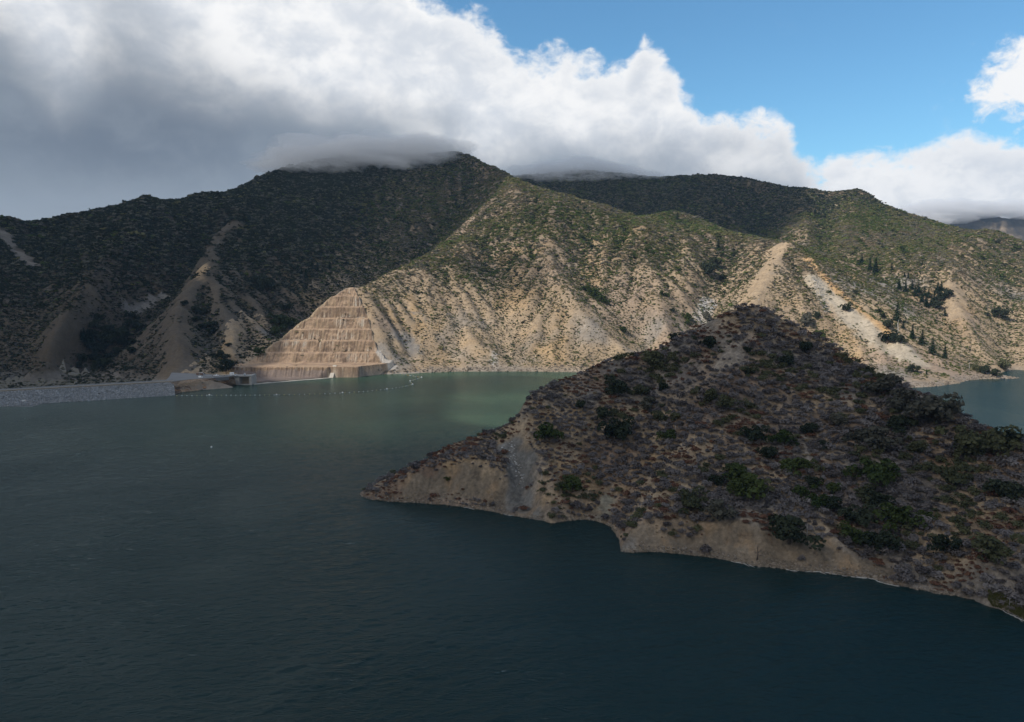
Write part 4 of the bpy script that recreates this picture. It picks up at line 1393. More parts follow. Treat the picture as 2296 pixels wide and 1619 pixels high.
# big shrubs and oaks of the headland: (x, y, width, kind, label or None)
HEAD_TREES = [
    (1472, 808, 50, 'olive', 'large olive green conical shrub just below the left crest of the headland'),
    (1589, 768, 30, 'dark', 'dark green shrub beside the bare scree patch near the headland summit'),
    (1509, 756, 20, 'dark', 'small dark shrub standing on the left crest of the headland'),
    (1676, 786, 15, 'dark', 'lone small dark shrub on the scree below the headland summit'),
    (1764, 810, 27, 'dark', 'dark round shrub right of the scree below the headland summit'),
    (1806, 778, 29, 'dark', 'dark shrub high on the right shoulder of the headland'),
    (1837, 751, 20, 'green', 'green shrub on the right skyline of the headland below the summit'),
    (1809, 717, 28, 'grey', 'grey green shrub on the skyline right of the headland summit'),
    (1387, 871, 46, 'dark', 'wide dark shrub below the left crest of the headland'),
    (1438, 878, 29, 'olive', 'olive shrub right of the wide dark shrub below the left crest'),
    (1487, 868, 24, 'dark', 'dark rounded shrub in the middle of the upper headland'),
    (1456, 906, 34, 'grey', 'pale grey green shrub with a lumpy crown mid headland'),
    (1302, 907, 23, 'dark', 'dark round shrub on the brown slope near the left cliff edge'),
    (1352, 928, 32, 'dark', 'dark low spreading shrub on the brown slope of the headland'),
    (1477, 934, 28, 'olive', 'left one of two olive shrubs side by side mid headland'),
    (1511, 934, 24, 'olive', 'right one of two olive shrubs side by side mid headland'),
    (1628, 907, 34, 'olive', 'olive shrub in the centre of the headland above the gravelly gap'),
    (1675, 906, 20, 'olive', 'small yellow olive shrub right of centre on the headland'),
    (1379, 970, 56, 'dark', 'widest dark olive shrub on the left part of the headland'),
    (1499, 980, 30, 'green', 'bright yellow green shrub beside the pale bare patch'),
    (1592, 888, 36, 'olive', 'brownish olive shrub in the centre of the headland'),
    (1680, 834, 20, 'dark', 'small dark green shrub below the scree of the headland'),
    (1814, 961, 32, 'dark', 'dark shrub right of centre on the headland'),
    (1686, 978, 41, 'dark', 'dark shrub at the top left of the headland thicket'),
    (1759, 983, 38, 'green', 'dark green shrub at the top right of the headland thicket'),
    (1721, 1014, 38, 'dark', 'tall dark shrub in the upper thicket of the headland'),
    (1776, 1045, 38, 'green', 'green oak shrub left of a smaller one in the mid thicket'),
    (1808, 1040, 24, 'green', 'smaller green oak shrub at the right of the mid thicket'),
    (1652, 1061, 41, 'green', 'green oak crown at the top of the large left thicket'),
    (1607, 1080, 28, 'dark', 'dark green shrub at the left end of the large thicket'),
    (1666, 1092, 64, 'green', 'largest green oak in the thicket above the bare bank'),
    (1704, 1100, 38, 'olive', 'olive oak at the right end of the large left thicket'),
    (1548, 1124, 52, 'olive', 'olive brown oak above the left end of the bare bank'),
    (1610, 1143, 50, 'grey', 'grey green shrub on the edge of the bare bank'),
    (1963, 1061, 58, 'green', 'wide green shrub alone on the right grey slope'),
    (1797, 1106, 36, 'green', 'yellow green oak crown in the row above the bank'),
    (1825, 1083, 28, 'dark', 'dark crown at the top of the middle row of oaks'),
    (1863, 1096, 30, 'green', 'green crown right of the dark one in the middle row'),
    (1835, 1125, 30, 'green', 'low green crown in the middle row above the bank'),
    (1870, 1132, 38, 'dark', 'dark green shrub below the middle row of oaks'),
    (1943, 1110, 40, 'olive', 'left one of two olive crowns below the wide green shrub'),
    (1974, 1125, 40, 'dark', 'dark right one of two crowns below the wide green shrub'),
    (1918, 1162, 50, 'dark', 'dark brown green oak above the right end of the bank'),
    (2008, 1165, 52, 'green', 'green shrub spreading on the right lower slope'),
    (2074, 1160, 24, 'green', 'small bright green shrub on the right lower slope'),
    (1770, 1192, 72, 'dark', 'biggest dark round oak hanging over the bare bank'),
    (1894, 1190, 32, 'green', 'bright yellow green shrub on the rim of the bare bank'),
    (1925, 1210, 36, 'green', 'green shrub on the rim right of the yellow green one'),
    (1974, 1217, 56, 'dark', 'dark wide shrub at the right end of the bare bank rim'),
    (1846, 1000, 20, 'dark', 'small dark shrub on the brown gap of the headland'),
    (1880, 947, 30, 'grey', 'grey green shrub on the right upper slope'),
    (1970, 985, 55, 'grey', 'wide grey shrub in the clump on the right upper slope'),
    (1929, 982, 44, 'grey', 'grey shrub left of the wide one on the right upper slope'),
    (2161, 901, 46, 'dark', 'dark round oak standing clear on the right skyline against the water'),
    (1981, 867, 52, 'grey', 'grey green shrub on the right skyline below the landslide toe'),
    (2029, 903, 50, 'grey', 'grey shrub below the right skyline'),
    (2091, 930, 70, 'grey', 'broad grey green shrub left of the skyline oak'),
    (2064, 1002, 34, 'olive', 'olive shrub mid slope below the broad grey green one'),
    (2022, 954, 44, 'dark', 'dark shrub on the right slope below the skyline'),
    (2164, 1002, 62, 'olive', 'broad olive shrub below the skyline oak'),
    (2226, 998, 56, 'olive', 'olive shrub below the right end of the skyline'),
    (2271, 984, 36, 'dark', 'dark shrub at the right edge of the picture on the skyline'),
    (2223, 1240, 56, 'olive', 'olive shrub low on the slope at the right edge'),
    (2140, 1075, 46, 'olive', 'olive shrub in the middle of the dense right slope'),
    (2250, 1100, 50, 'dark', 'dark shrub at the right edge halfway down the slope'),
    (2120, 1225, 40, 'dark', 'dark shrub above the overhanging shore at right'),
    (1284, 1085, 39, 'green', 'lone green round shrub low on the left slope above the cove'),
    (1222, 968, 44, 'green', 'dark green tall shrub right of the left cliff'),
    (1003, 1075, 10, 'green', 'tiny green bush alone on the bare bank of the point'),
    (1366, 1212, 22, 'olive', 'yellow olive bush over the water at the rocky point'),
]
for (x, y, w, k, lab) in HEAD_TREES:
    tree('oak_shrub', k, x, y, w, lab, 'large shrubs and oaks on the headland', squash=0.95)

# oaks and conifers beyond the lake
FAR_OAKS = [(252, 751, 23), (274, 752, 32), (294, 728, 20), (313, 735, 19), (277, 768, 20), (298, 766, 16), (294, 707, 17), (334, 711, 12), (454, 699, 17), (435, 695, 16), (474, 729, 20), (474, 743, 18), (295, 786, 20), (263, 786, 18), (242, 799, 20),
            (258, 842, 21), (513, 818, 30), (494, 794, 16), (512, 776, 12), (440, 716, 15), (451, 732, 14), (414, 681, 14), (226, 770, 20), (234, 783, 18), (505, 800, 18), (498, 826, 16)]
for i, (x, y, w) in enumerate(sorted(FAR_OAKS)):
    tree('oak_tree', 'dark', x, y, w, ORD[i] + ' dark round oak from the left on the shaded slope behind the dam', 'dark oaks behind the dam')
for i in range(52):
    x = TR.uniform(120, 262); y = TR.uniform(712, 862)
    if abs(x - (215 - (y - 790) * 0.55)) > 42:
        continue
    tree('oak_tree', 'dark', x, y, TR.uniform(15, 25), 'dark oak crowded in the shaded gully left of the bare slope', 'crowded oaks in the dark gully behind the dam')
for (x, y, w, k, lab) in [
        (623, 720, 30, 'green', 'green oak in the gully left of the terraced hillside'), (647, 723, 26, 'green', 'green oak touching the upper edge of the terraced hillside'),
        (618, 745, 24, 'green', 'bright green oak lowest in the gully beside the terraces'), (633, 735, 20, 'green', 'small green oak between others beside the terraces'),
        (579, 790, 20, 'green', 'low green shrub at the lower left edge of the terraces'), (594, 641, 40, 'dark', 'dark wide oak clump high in the shaded gully'),
        (642, 691, 24, 'dark', 'dark oak above the green ones in the gully'), (585, 625, 26, 'dark', 'dark oak at the top of the shaded gully clump'),
        (1315, 647, 18, 'green', 'upper green oak of the cluster on the sunlit slope'), (1334, 657, 24, 'green', 'middle green oak of the cluster on the sunlit slope'), (1345, 665, 24, 'green', 'lower green oak of the cluster on the sunlit slope'),
        (1326, 650, 18, 'green', 'small green oak inside the cluster on the sunlit slope'), (1356, 676, 14, 'green', 'lowest small green oak trailing the sunlit cluster'),
        (1496, 662, 12, 'green', 'right one of two small green shrubs on the sunlit rib'), (1483, 657, 12, 'green', 'left one of two small green shrubs on the sunlit rib'),
        (1543, 711, 22, 'green', 'green oak just left of the white rocks'), (1543, 725, 14, 'green', 'small green shrub below the oak by the white rocks'), (1585, 711, 20, 'grey', 'grey green tree among the white rocks'),
        (1508, 697, 11, 'dark', 'small dark bush left of the white rocks'), (1397, 739, 18, 'green', 'green shrub at the foot of the sunlit gully'), (1588, 603, 34, 'dark', 'dark oak clump at the head of the rocky gully'),
        (1619, 625, 16, 'dark', 'dark shrub below the clump at the head of the rocky gully'), (1604, 590, 24, 'dark', 'dark oak above the clump at the head of the rocky gully'),
        (1896, 692, 20, 'dark', 'lone dark round oak on the landslide scar'), (1990, 761, 30, 'dark', 'dark oak below the tall lone conifer'), (2019, 762, 20, 'dark', 'dark oak right of the one below the lone conifer'),
        (1992, 729, 22, 'dark', 'dark oak left of the tall lone conifer'), (1969, 698, 12, 'dark', 'small dark oak upslope of the lone conifer'), (1978, 709, 12, 'dark', 'small dark shrub left of the lone conifer'),
        (1918, 655, 11, 'dark', 'small dark bush on the landslide crest'), (1859, 654, 8, 'green', 'tiny green bush at the top of the landslide scar'), (1833, 708, 17, 'dark', 'dark low bush left of the landslide scar'),
        (2048, 828, 18, 'dark', 'dark shrub near the toe of the landslide ridge'), (2210, 832, 20, 'dark', 'left dark oak at the shore of the lake arm'), (2232, 838, 18, 'dark', 'right dark oak at the shore of the lake arm'), (2190, 826, 18, 'olive', 'olive oak above the shore of the lake arm'),
        (2250, 826, 22, 'olive', 'olive shrub at the far right shore of the lake arm'), (2112, 668, 22, 'dark', 'round oak at the right end of the conifer grove'), (2100, 684, 22, 'dark', 'round oak below the conifer grove'),
        (2125, 662, 20, 'dark', 'round oak right of the conifer grove by the bare rib'), (2240, 705, 26, 'dark', 'dark tree in the gully at the right edge')]:
    tree('oak_tree', k, x, y, w, lab)
GROVE = [(1932, 591, 22), (1950, 607, 30), (1963, 612, 36), (1999, 608, 20), (2015, 651, 26), (2030, 656, 26), (2028, 621, 12), (2036, 625, 14), (2052, 664, 26), (2059, 658, 26), (2067, 678, 24), (2077, 688, 28), (2087, 686, 22), (2102, 658, 26), (2110, 654, 24),
         (2118, 709, 18), (2045, 650, 22), (2072, 664, 24), (2082, 668, 24), (2094, 676, 22)]
for i, (x, y, h) in enumerate(sorted(GROVE)):
    conifer(x, y, h, ORD[i] + ' dark conifer from the left in the gully grove right of the landslide ridge', 'conifers in the right hand gully')
for (x, y, h, lab) in [(2011, 722, 44, 'tall lone conifer standing right of the landslide scar'), (2025, 738, 20, 'small conifer just right of the tall lone conifer'), (2045, 760, 34, 'first conifer of the slanting row above the lake arm'),
                       (2067, 774, 36, 'second conifer of the slanting row above the lake arm'), (2090, 795, 40, 'third and tallest conifer of the slanting row above the lake arm'), (2118, 803, 30, 'last conifer of the slanting row above the lake arm'),
                       (2077, 841, 14, 'small conifer near the toe of the landslide ridge'), (1610, 560, 26, 'conifer on the crest right of the sunlit slope'), (1519, 494, 22, 'lone conifer on the sunlit hillock behind the crest'),
                       (1828, 480, 14, 'left one of two conifers high on the right range'), (1836, 484, 14, 'right one of two conifers high on the right range')]:
    conifer(x, y, h, lab)
for i, (x, y, h) in enumerate([(183, 768, 26), (190, 775, 34), (199, 780, 36), (207, 772, 28)]):
    conifer(x, y, h, ORD[i] + ' dark conifer from the left rising from the oaks in the shaded gully', 'conifers in the dark gully behind the dam')
for i, (x, y, h) in enumerate(sorted([(686, 625, 26), (676, 618, 22), (712, 610, 24), (740, 606, 22), (700, 600, 20), (668, 606, 18), (1040, 466, 14), (1030, 470, 13), (1022, 462, 12)])):
    conifer(x, y, h, ORD[i] + ' dark conifer from the left in the shaded basin behind the sunlit spur', 'conifers in the shaded basin')

# ------------------------------------------------------------------ plain materials and builders for built things
def paint(name, c, rough=0.7, var=0.18, scale=0.6, metal=0.0):
    m, nt, out = new_mat(name)
    tc = nt.new('ShaderNodeTexCoord')
    n = nt.noise(tc.outputs['Object'], scale, 5.0, 0.65)
    n2 = nt.noise(tc.outputs['Object'], scale * 7, 3.0, 0.6)
    g = nt.math('MULTIPLY_ADD', n, var * 2, 1 - var)
    g = nt.math('MULTIPLY', g, nt.math('MULTIPLY_ADD', n2, var, 1 - var * 0.5))
    cc = nt.new('ShaderNodeVectorMath', {0: c, 1: g}, operation='MULTIPLY').outputs[0]
    bs = nt.new('ShaderNodeBsdfPrincipled', {'Base Color': cc, 'Roughness': rough, 'Metallic': metal})
    nt.l.new(bs.outputs[0], out.inputs[0])
    return m


MM = {
    'concrete': paint('concrete', (0.34, 0.325, 0.30), 0.85, 0.25, 0.25),
    'concrete_pale': paint('pale_concrete', (0.50, 0.45, 0.38), 0.85, 0.2, 0.25),
    'asphalt': paint('asphalt', (0.15, 0.15, 0.15), 0.9, 0.3, 0.09),
    'white': paint('white_paint', (0.78, 0.78, 0.77), 0.4, 0.06, 0.8),
    'glass': paint('dark_glass', (0.03, 0.035, 0.04), 0.12, 0.05),
    'tyre': paint('tyre_rubber', (0.03, 0.03, 0.03), 0.85, 0.1),
    'steel': paint('grey_steel', (0.25, 0.255, 0.26), 0.5, 0.15, 1.0, 0.3),
    'brown': paint('brown_paint', (0.20, 0.135, 0.105), 0.8, 0.2),
    'red': paint('red_paint', (0.45, 0.09, 0.06), 0.5, 0.1),
    'orange': paint('orange_plastic', (0.60, 0.25, 0.04), 0.5, 0.1),
    'yellow': paint('yellow_plastic', (0.62, 0.52, 0.22), 0.5, 0.1),
    'blue': paint('blue_plastic', (0.06, 0.13, 0.34), 0.5, 0.1),
    'rope': paint('boom_rope', (0.30, 0.29, 0.25), 0.8, 0.1),
    'dirt': paint('crest_dirt', (0.25, 0.21, 0.16), 0.95, 0.25, 0.4),
    'rockfill': paint('rockfill', (0.19, 0.19, 0.185), 0.95, 0.35, 0.35),
    'gate': paint('gate_skin', (0.42, 0.34, 0.25), 0.7, 0.15, 0.5),
}


def empty(name, loc, label=None, cat=None, group=None, rz=0.0):
    e = bpy.data.objects.new(name, None); e.empty_display_size = 0.3
    COL.objects.link(e); e.location = loc; e.rotation_euler = (0, 0, rz)
    if label:
        e['label'] = label; e['category'] = cat
    if group:
        e['group'] = group
    return e


def part(name, bm, mat, parent=None, smooth=False):
    o = bpy.data.objects.new(name, bm_mesh(name, bm, mat, smooth)); COL.objects.link(o)
    if parent is not None:
        o.parent = parent
    return o


def box(bm, x0, x1, y0, y1, z0, z1, bev=0.0, mtx=None):
    vs = [bm.verts.new(Vector(p) if mtx is None else mtx @ Vector(p)) for p in [(x0, y0, z0), (x1, y0, z0), (x1, y1, z0), (x0, y1, z0), (x0, y0, z1), (x1, y0, z1), (x1, y1, z1), (x0, y1, z1)]]
    fs = [bm.faces.new([vs[i] for i in f]) for f in ((0, 3, 2, 1), (4, 5, 6, 7), (0, 1, 5, 4), (1, 2, 6, 5), (2, 3, 7, 6), (3, 0, 4, 7))]
    if bev > 0:
        es = list({e for f in fs for e in f.edges})
        bmesh.ops.bevel(bm, geom=es, offset=bev, segments=1, affect='EDGES')


def prism(bm, pts, z0, z1):
    a = [bm.verts.new((p[0], p[1], z0)) for p in pts]; b = [bm.verts.new((p[0], p[1], z1)) for p in pts]
    bm.faces.new(list(reversed(a))); bm.faces.new(b)
    for i in range(len(pts)):
        j = (i + 1) % len(pts)
        bm.faces.new((a[i], a[j], b[j], b[i]))


def rock_mesh(name, seed, mat, flat=0.65):
    r = np.random.default_rng(seed)
    bm = bmesh.new()
    bmesh.ops.create_icosphere(bm, subdivisions=1, radius=1.0)
    for v in bm.verts:
        v.co *= r.uniform(0.68, 1.18)
        v.co.z *= flat
    return bm_mesh(name, bm, mat, False)


def stone_mat(name, c1, c2):
    m, nt, out = new_mat(name)
    oi = nt.new('ShaderNodeObjectInfo')
    tc = nt.new('ShaderNodeTexCoord')
    n = nt.noise(tc.outputs['Object'], 1.5, 4.0, 0.6)
    f = nt.math('ADD', nt.math('MULTIPLY', oi.outputs['Random'], 0.8), nt.math('MULTIPLY_ADD', n, 0.6, -0.2), clamp=True)
    bs = nt.new('ShaderNodeBsdfPrincipled', {'Base Color': nt.mix(f, c1, c2), 'Roughness': 0.9})
    nt.l.new(bs.outputs[0], out.inputs[0])
    return m


ST_GREY = stone_mat('grey_stone', (0.12, 0.125, 0.13), (0.36, 0.36, 0.35))
ST_WHITE = stone_mat('white_stone', (0.27, 0.255, 0.235), (0.52, 0.505, 0.48))
ST_TAN = stone_mat('tan_stone', (0.11, 0.088, 0.066), (0.27, 0.215, 0.16))
ST_ORANGE = stone_mat('orange_stone', (0.30, 0.18, 0.09), (0.52, 0.36, 0.20))


# ------------------------------------------------------------------ the dam
def dam():
    T0, T1 = PZ(0, 910.6, 0), PZ(388, 886.3, 0)
    C0, C1 = PZ(0, 875.6, PADZ), PZ(386, 854.5, PADZ)
    al = (T1 - T0)[:2]; L = np.linalg.norm(al); al = al / L
    nrm = np.array([-al[1], al[0]])                                   # towards the dry side
    run = float(np.dot((C0 - T0)[:2], nrm) + np.dot((C1 - T1)[:2], nrm)) / 2
    D = empty('dam', (T0[0], T0[1], 0), 'long rock-faced dam with a railed crest across the left of the lake', 'dam', rz=math.atan2(al[1], al[0]))
    # local frame: x along the crest, y towards the dry side
    X0, X1 = -260.0, L + 2.0
    bm = bmesh.new()
    prof = [(-14 * run / PADZ, -14.0), (run, PADZ - 0.15), (run + 13, PADZ - 0.15), (run + 110, -46.0)]
    a = [bm.verts.new((X0, y, z)) for (y, z) in prof]; b = [bm.verts.new((X1, y, z)) for (y, z) in prof]
    for i in range(3):
        bm.faces.new((a[i], b[i], b[i + 1], a[i + 1]))
    bm.faces.new(a); bm.faces.new(list(reversed(b)))
    part('embankment', bm, MM['rockfill'], D)
    bm = bmesh.new(); box(bm, X0, X1, run - 2.2, run + 0.4, PADZ - 1.1, PADZ + 0.12, mtx=Matrix.Identity(4)); part('shoulder', bm, MM['dirt'], D)
    bm = bmesh.new(); box(bm, X0, X1 + 4, run + 0.9, run + 12.4, PADZ - 0.6, PADZ + 0.02); part('crest_road', bm, MM['asphalt'], D)
    bm = bmesh.new(); box(bm, X0, X1, run + 0.4, run + 0.9, PADZ - 0.5, PADZ + 0.38); part('kerb', bm, MM['concrete_pale'], D)
    # guard posts with cables sagging between them on the far side of the road
    bmp = bmesh.new(); tube(bmp, [(0, 0, -0.2), (0, 0, 1.25)], [0.30, 0.12], 6)
    bmesh.ops.create_cone(bmp, segments=6, radius1=0.2, radius2=0.02, depth=0.3, matrix=Matrix.Translation((0, 0, 1.38)))
    post_me = bm_mesh('post', bmp, MM['steel'])
    bmc = bmesh.new()
    sp = 4.05
    for off in (0.0, -0.35):
        tube(bmc, [(sp * t, 0, 1.1 + off - 0.62 * (1 - (2 * t - 1) ** 2)) for t in np.linspace(0, 1, 9)], [0.07] * 9, 4)
    cable_me = bm_mesh('cable', bmc, MM['steel'])
    x = X0 + 190
    while x < X1:
        for nm, me in (('post', post_me), ('cable', cable_me)):
            o = bpy.data.objects.new(nm, me); COL.objects.link(o); o.parent = D; o.location = (x, run + 0.65, PADZ + 0.25)
        x += sp
    # rock facing: a mass of boulders, one part
    r = np.random.default_rng(31)
    n = 15500
    u = r.uniform(-85, X1 - 1, n); t = r.uniform(-0.06, 0.90, n)
    pts = np.stack([u, run * t, PADZ * t + r.uniform(-0.1, 0.12, n)], 1)
    s = np.exp(r.normal(size=n) * 0.38) * 0.5
    vs = [rock_mesh('riprap_stone', 40 + i, ST_GREY, 0.6) for i in range(5)]
    o = scatter('riprap', pts, np.stack([s * r.uniform(0.9, 1.7, n), s, s], 1), np.stack([r.normal(size=n) * 0.4, r.normal(size=n) * 0.4, r.uniform(0, 6.28, n)], 1), r.integers(0, 5, n), vs)
    o.parent = D
    # notice board standing on the rocks
    p = hit(54.7, 897.5)
    q = PZ(54.7, 899, 3.6)
    sg = empty('notice_board', (q[0], q[1] - 0.6, q[2] - 0.9), 'white notice board on the rock face of the dam', 'sign', rz=math.atan2(al[1], al[0]))
    bm = bmesh.new(); box(bm, -1.75, 1.75, -0.05, 0.05, 0.7, 2.1); part('panel', bm, MM['white'], sg)
    bm = bmesh.new(); box(bm, 0.95, 1.45, -0.07, -0.052, 1.2, 1.75); part('red_mark', bm, MM['red'], sg)
    for sx in (-1.3, 1.3):
        bm = bmesh.new(); box(bm, sx - 0.07, sx + 0.07, 0.055, 0.18, -1.5, 2.0); part('post', bm, MM['steel'], sg)


dam()


# ------------------------------------------------------------------ asphalt pad, spillway gate and what stands on them
def rock_bank():
    a = dense([PZ(378, 855.2, PADZ)] + PAD[1:6] + [PZ(524, 845.2, PADZ - 0.5)], 1.0)
    b = [PZ(380, 887.6, -2.5), PZ(420, 884.5, -2.5), PZ(470, 878.5, -2.5), PZ(510, 870.5, -2.5), PZ(533, 868, -2.5)]
    tb = np.array(dense(b, 1.0)); ta = np.array(a)
    n, k = 190, 44
    u = np.linspace(0, 1, n)
    A = np.stack([np.interp(u, np.linspace(0, 1, len(ta)), ta[:, i]) for i in range(3)], 1); B = np.stack([np.interp(u, np.linspace(0, 1, len(tb)), tb[:, i]) for i in range(3)], 1)
    t = np.linspace(0, 1, k)[:, None, None]
    G = A[None] * (1 - t) + B[None] * t
    x, y, z = G[..., 0], G[..., 1], G[..., 2]
    bulge = np.sin(np.pi * t[..., 0])
    nz = fbm(x * 1.0, z * 1.4 + y * 0.3, 6, 4, 131)
    rg = np.abs(fbm(x + z * 0.8, z * 1.2, 3.0, 4, 136, 0.65))
    y = y - bulge * (0.8 + nz * 2.4 - rg * 2.6); z = z + bulge * (1.0 + fbm(x, y, 5, 3, 132) * 1.0 - rg * 1.2)
    z[0] = PADZ - 0.12
    c = lerp(np.broadcast_to(np.array([0.25, 0.18, 0.122]), x.shape + (3,)).copy(), np.array([0.105, 0.075, 0.058]), sstep(fbm(x + z, z * 2, 8, 4, 133), -0.1, 0.4))
    c = lerp(c, np.array([0.40, 0.33, 0.25]), sstep(vnoise(x * 0.5 + z * 0.4, z * 0.1, 134), 0.62, 0.9) * sstep(x, -330, -300) * 0.6)
    c = lerp(c, np.array([0.30, 0.16, 0.08]), sstep(fbm(x, z * 2, 5, 3, 135), 0.25, 0.6) * 0.7)
    o = grid_object('rock_bank', x[::-1], y[::-1], z[::-1], np.ones(x.shape, bool), soil_material('bank_rock', 1.3, bump=0.6), c[::-1])
    o['kind'] = 'structure'


rock_bank()


def pad():
    bm = bmesh.new()
    prism(bm, [p[:2] for p in PAD], 7.0, PADZ + 0.08)
    o = part('asphalt_pad', bm, MM['asphalt']); o['kind'] = 'structure'


pad()
GX0, GY = PZ(537, 863, 0)[0], PZ(548, 863, 0)[1]


def spillway():
    g = empty('spillway_gate', (GX0, GY, 0), 'concrete spillway gate with an open bay and deck beside the pad', 'spillway')
    w = 10.6
    top = 10.3
    for nm, a, b in (('pier', -1.4, 0.0), ('pier', w, w + 2.9)):
        bm = bmesh.new(); box(bm, a, b, 0.0, 15.0, -9, top - 1.35 if a < 0 else top + 0.1, 0.12); part(nm, bm, MM['concrete'], g)
    bm = bmesh.new(); box(bm, -15.5, w + 0.4, -0.5, 9.0, top - 1.3, top, 0.08); part('deck', bm, MM['concrete'], g)
    for i in range(5):                                                     # wing wall panels, stepping back along the bank
        bm = bmesh.new(); box(bm, -1.45 - 2.5 * (i + 1) + 0.06, -1.45 - 2.5 * i - 0.06, 0.5 + 0.15 * i, 2.0 + 0.15 * i, -9, top - 1.34, 0.05); part('wall_panel', bm, MM['concrete'], g)
    bm = bmesh.new()
    for k in range(8):                                                     # curved skin plate of the gate
        a0, a1 = math.radians(-28 + 7 * k), math.radians(-21 + 7 * k)
        box(bm, 0.03, w - 0.03, 0, 0.3, 0, 1.3, mtx=Matrix.Translation((0, 14.5 - 8 * math.cos((a0 + a1) / 2) + 2.0, 3.6 + 8 * math.sin(a0))))
    part('gate_leaf', bm, MM['gate'], g)
    bm = bmesh.new(); box(bm, 0.02, w - 0.02, 0.3, 15.0, -9, 0.45); part('sill', bm, MM['concrete'], g)
    bmr = bmesh.new(); tube(bmr, [(0, 0, 0), (0, 0, 1.1)], [0.05, 0.05], 5); pm = bm_mesh('rail_post', bmr, MM['steel'])
    for k in range(11):
        o = bpy.data.objects.new('rail_post', pm); COL.objects.link(o); o.parent = g; o.location = (-15 + k * 2.5, -0.35, top)
    bm = bmesh.new(); tube(bm, [(-15.2, -0.35, top + 1.1), (w + 0.2, -0.35, top + 1.1)], [0.05, 0.05], 5); tube(bm, [(-15.2, -0.35, top + 0.6), (w + 0.2, -0.35, top + 0.6)], [0.04, 0.04], 5); part('handrail', bm, MM['steel'], g)
    return top


DECK = spillway()


def sill_strip():
    a, b = PZ(569, 861.5, 0.5), PZ(742, 847.5, 0.5)
    d = (b - a)[:2]; L = np.linalg.norm(d)
    o = empty('channel_sill', (a[0], a[1], 0), 'low pale concrete sill along the water below the terraces', 'concrete sill', rz=math.atan2(d[1], d[0]))
    k = 9
    for i in range(k):
        bm = bmesh.new(); box(bm, L * i / k + 0.05, L * (i + 1) / k - 0.05, -0.5, 2.6 + 0.5 * math.sin(i * 2.1), -3.0, 0.75 + 0.12 * math.sin(i * 1.7), 0.1); part('slab', bm, MM['concrete_pale'], o)
    q = hit(741, 829)
    p = PZ(736, 845, 1.2)
    w = empty('concrete_buttress', (p[0], p[1], 0), 'pale leaning concrete buttress on the lowest terrace wall', 'buttress')
    bm = bmesh.new()
    pts = [(0, 0, -2), (5.0, 0, -2), (7.4, 9.6, 13.4), (3.4, 9.6, 13.4)]
    a_ = [bm.verts.new(v) for v in pts]; b_ = [bm.verts.new((v[0], v[1] + 3.0, v[2] - 0.6)) for v in pts]
    bm.faces.new(a_); bm.faces.new(list(reversed(b_)))
    for i in range(4):
        bm.faces.new((a_[i], b_[i], b_[(i + 1) % 4], a_[(i + 1) % 4]))
    part('wall', bm, MM['concrete_pale'], w)
    bm = bmesh.new(); box(bm, 3.1, 7.7, 9.9, 11.6, 12.2, 13.9, 0.05); part('cap', bm, MM['concrete_pale'], w)


sill_strip()


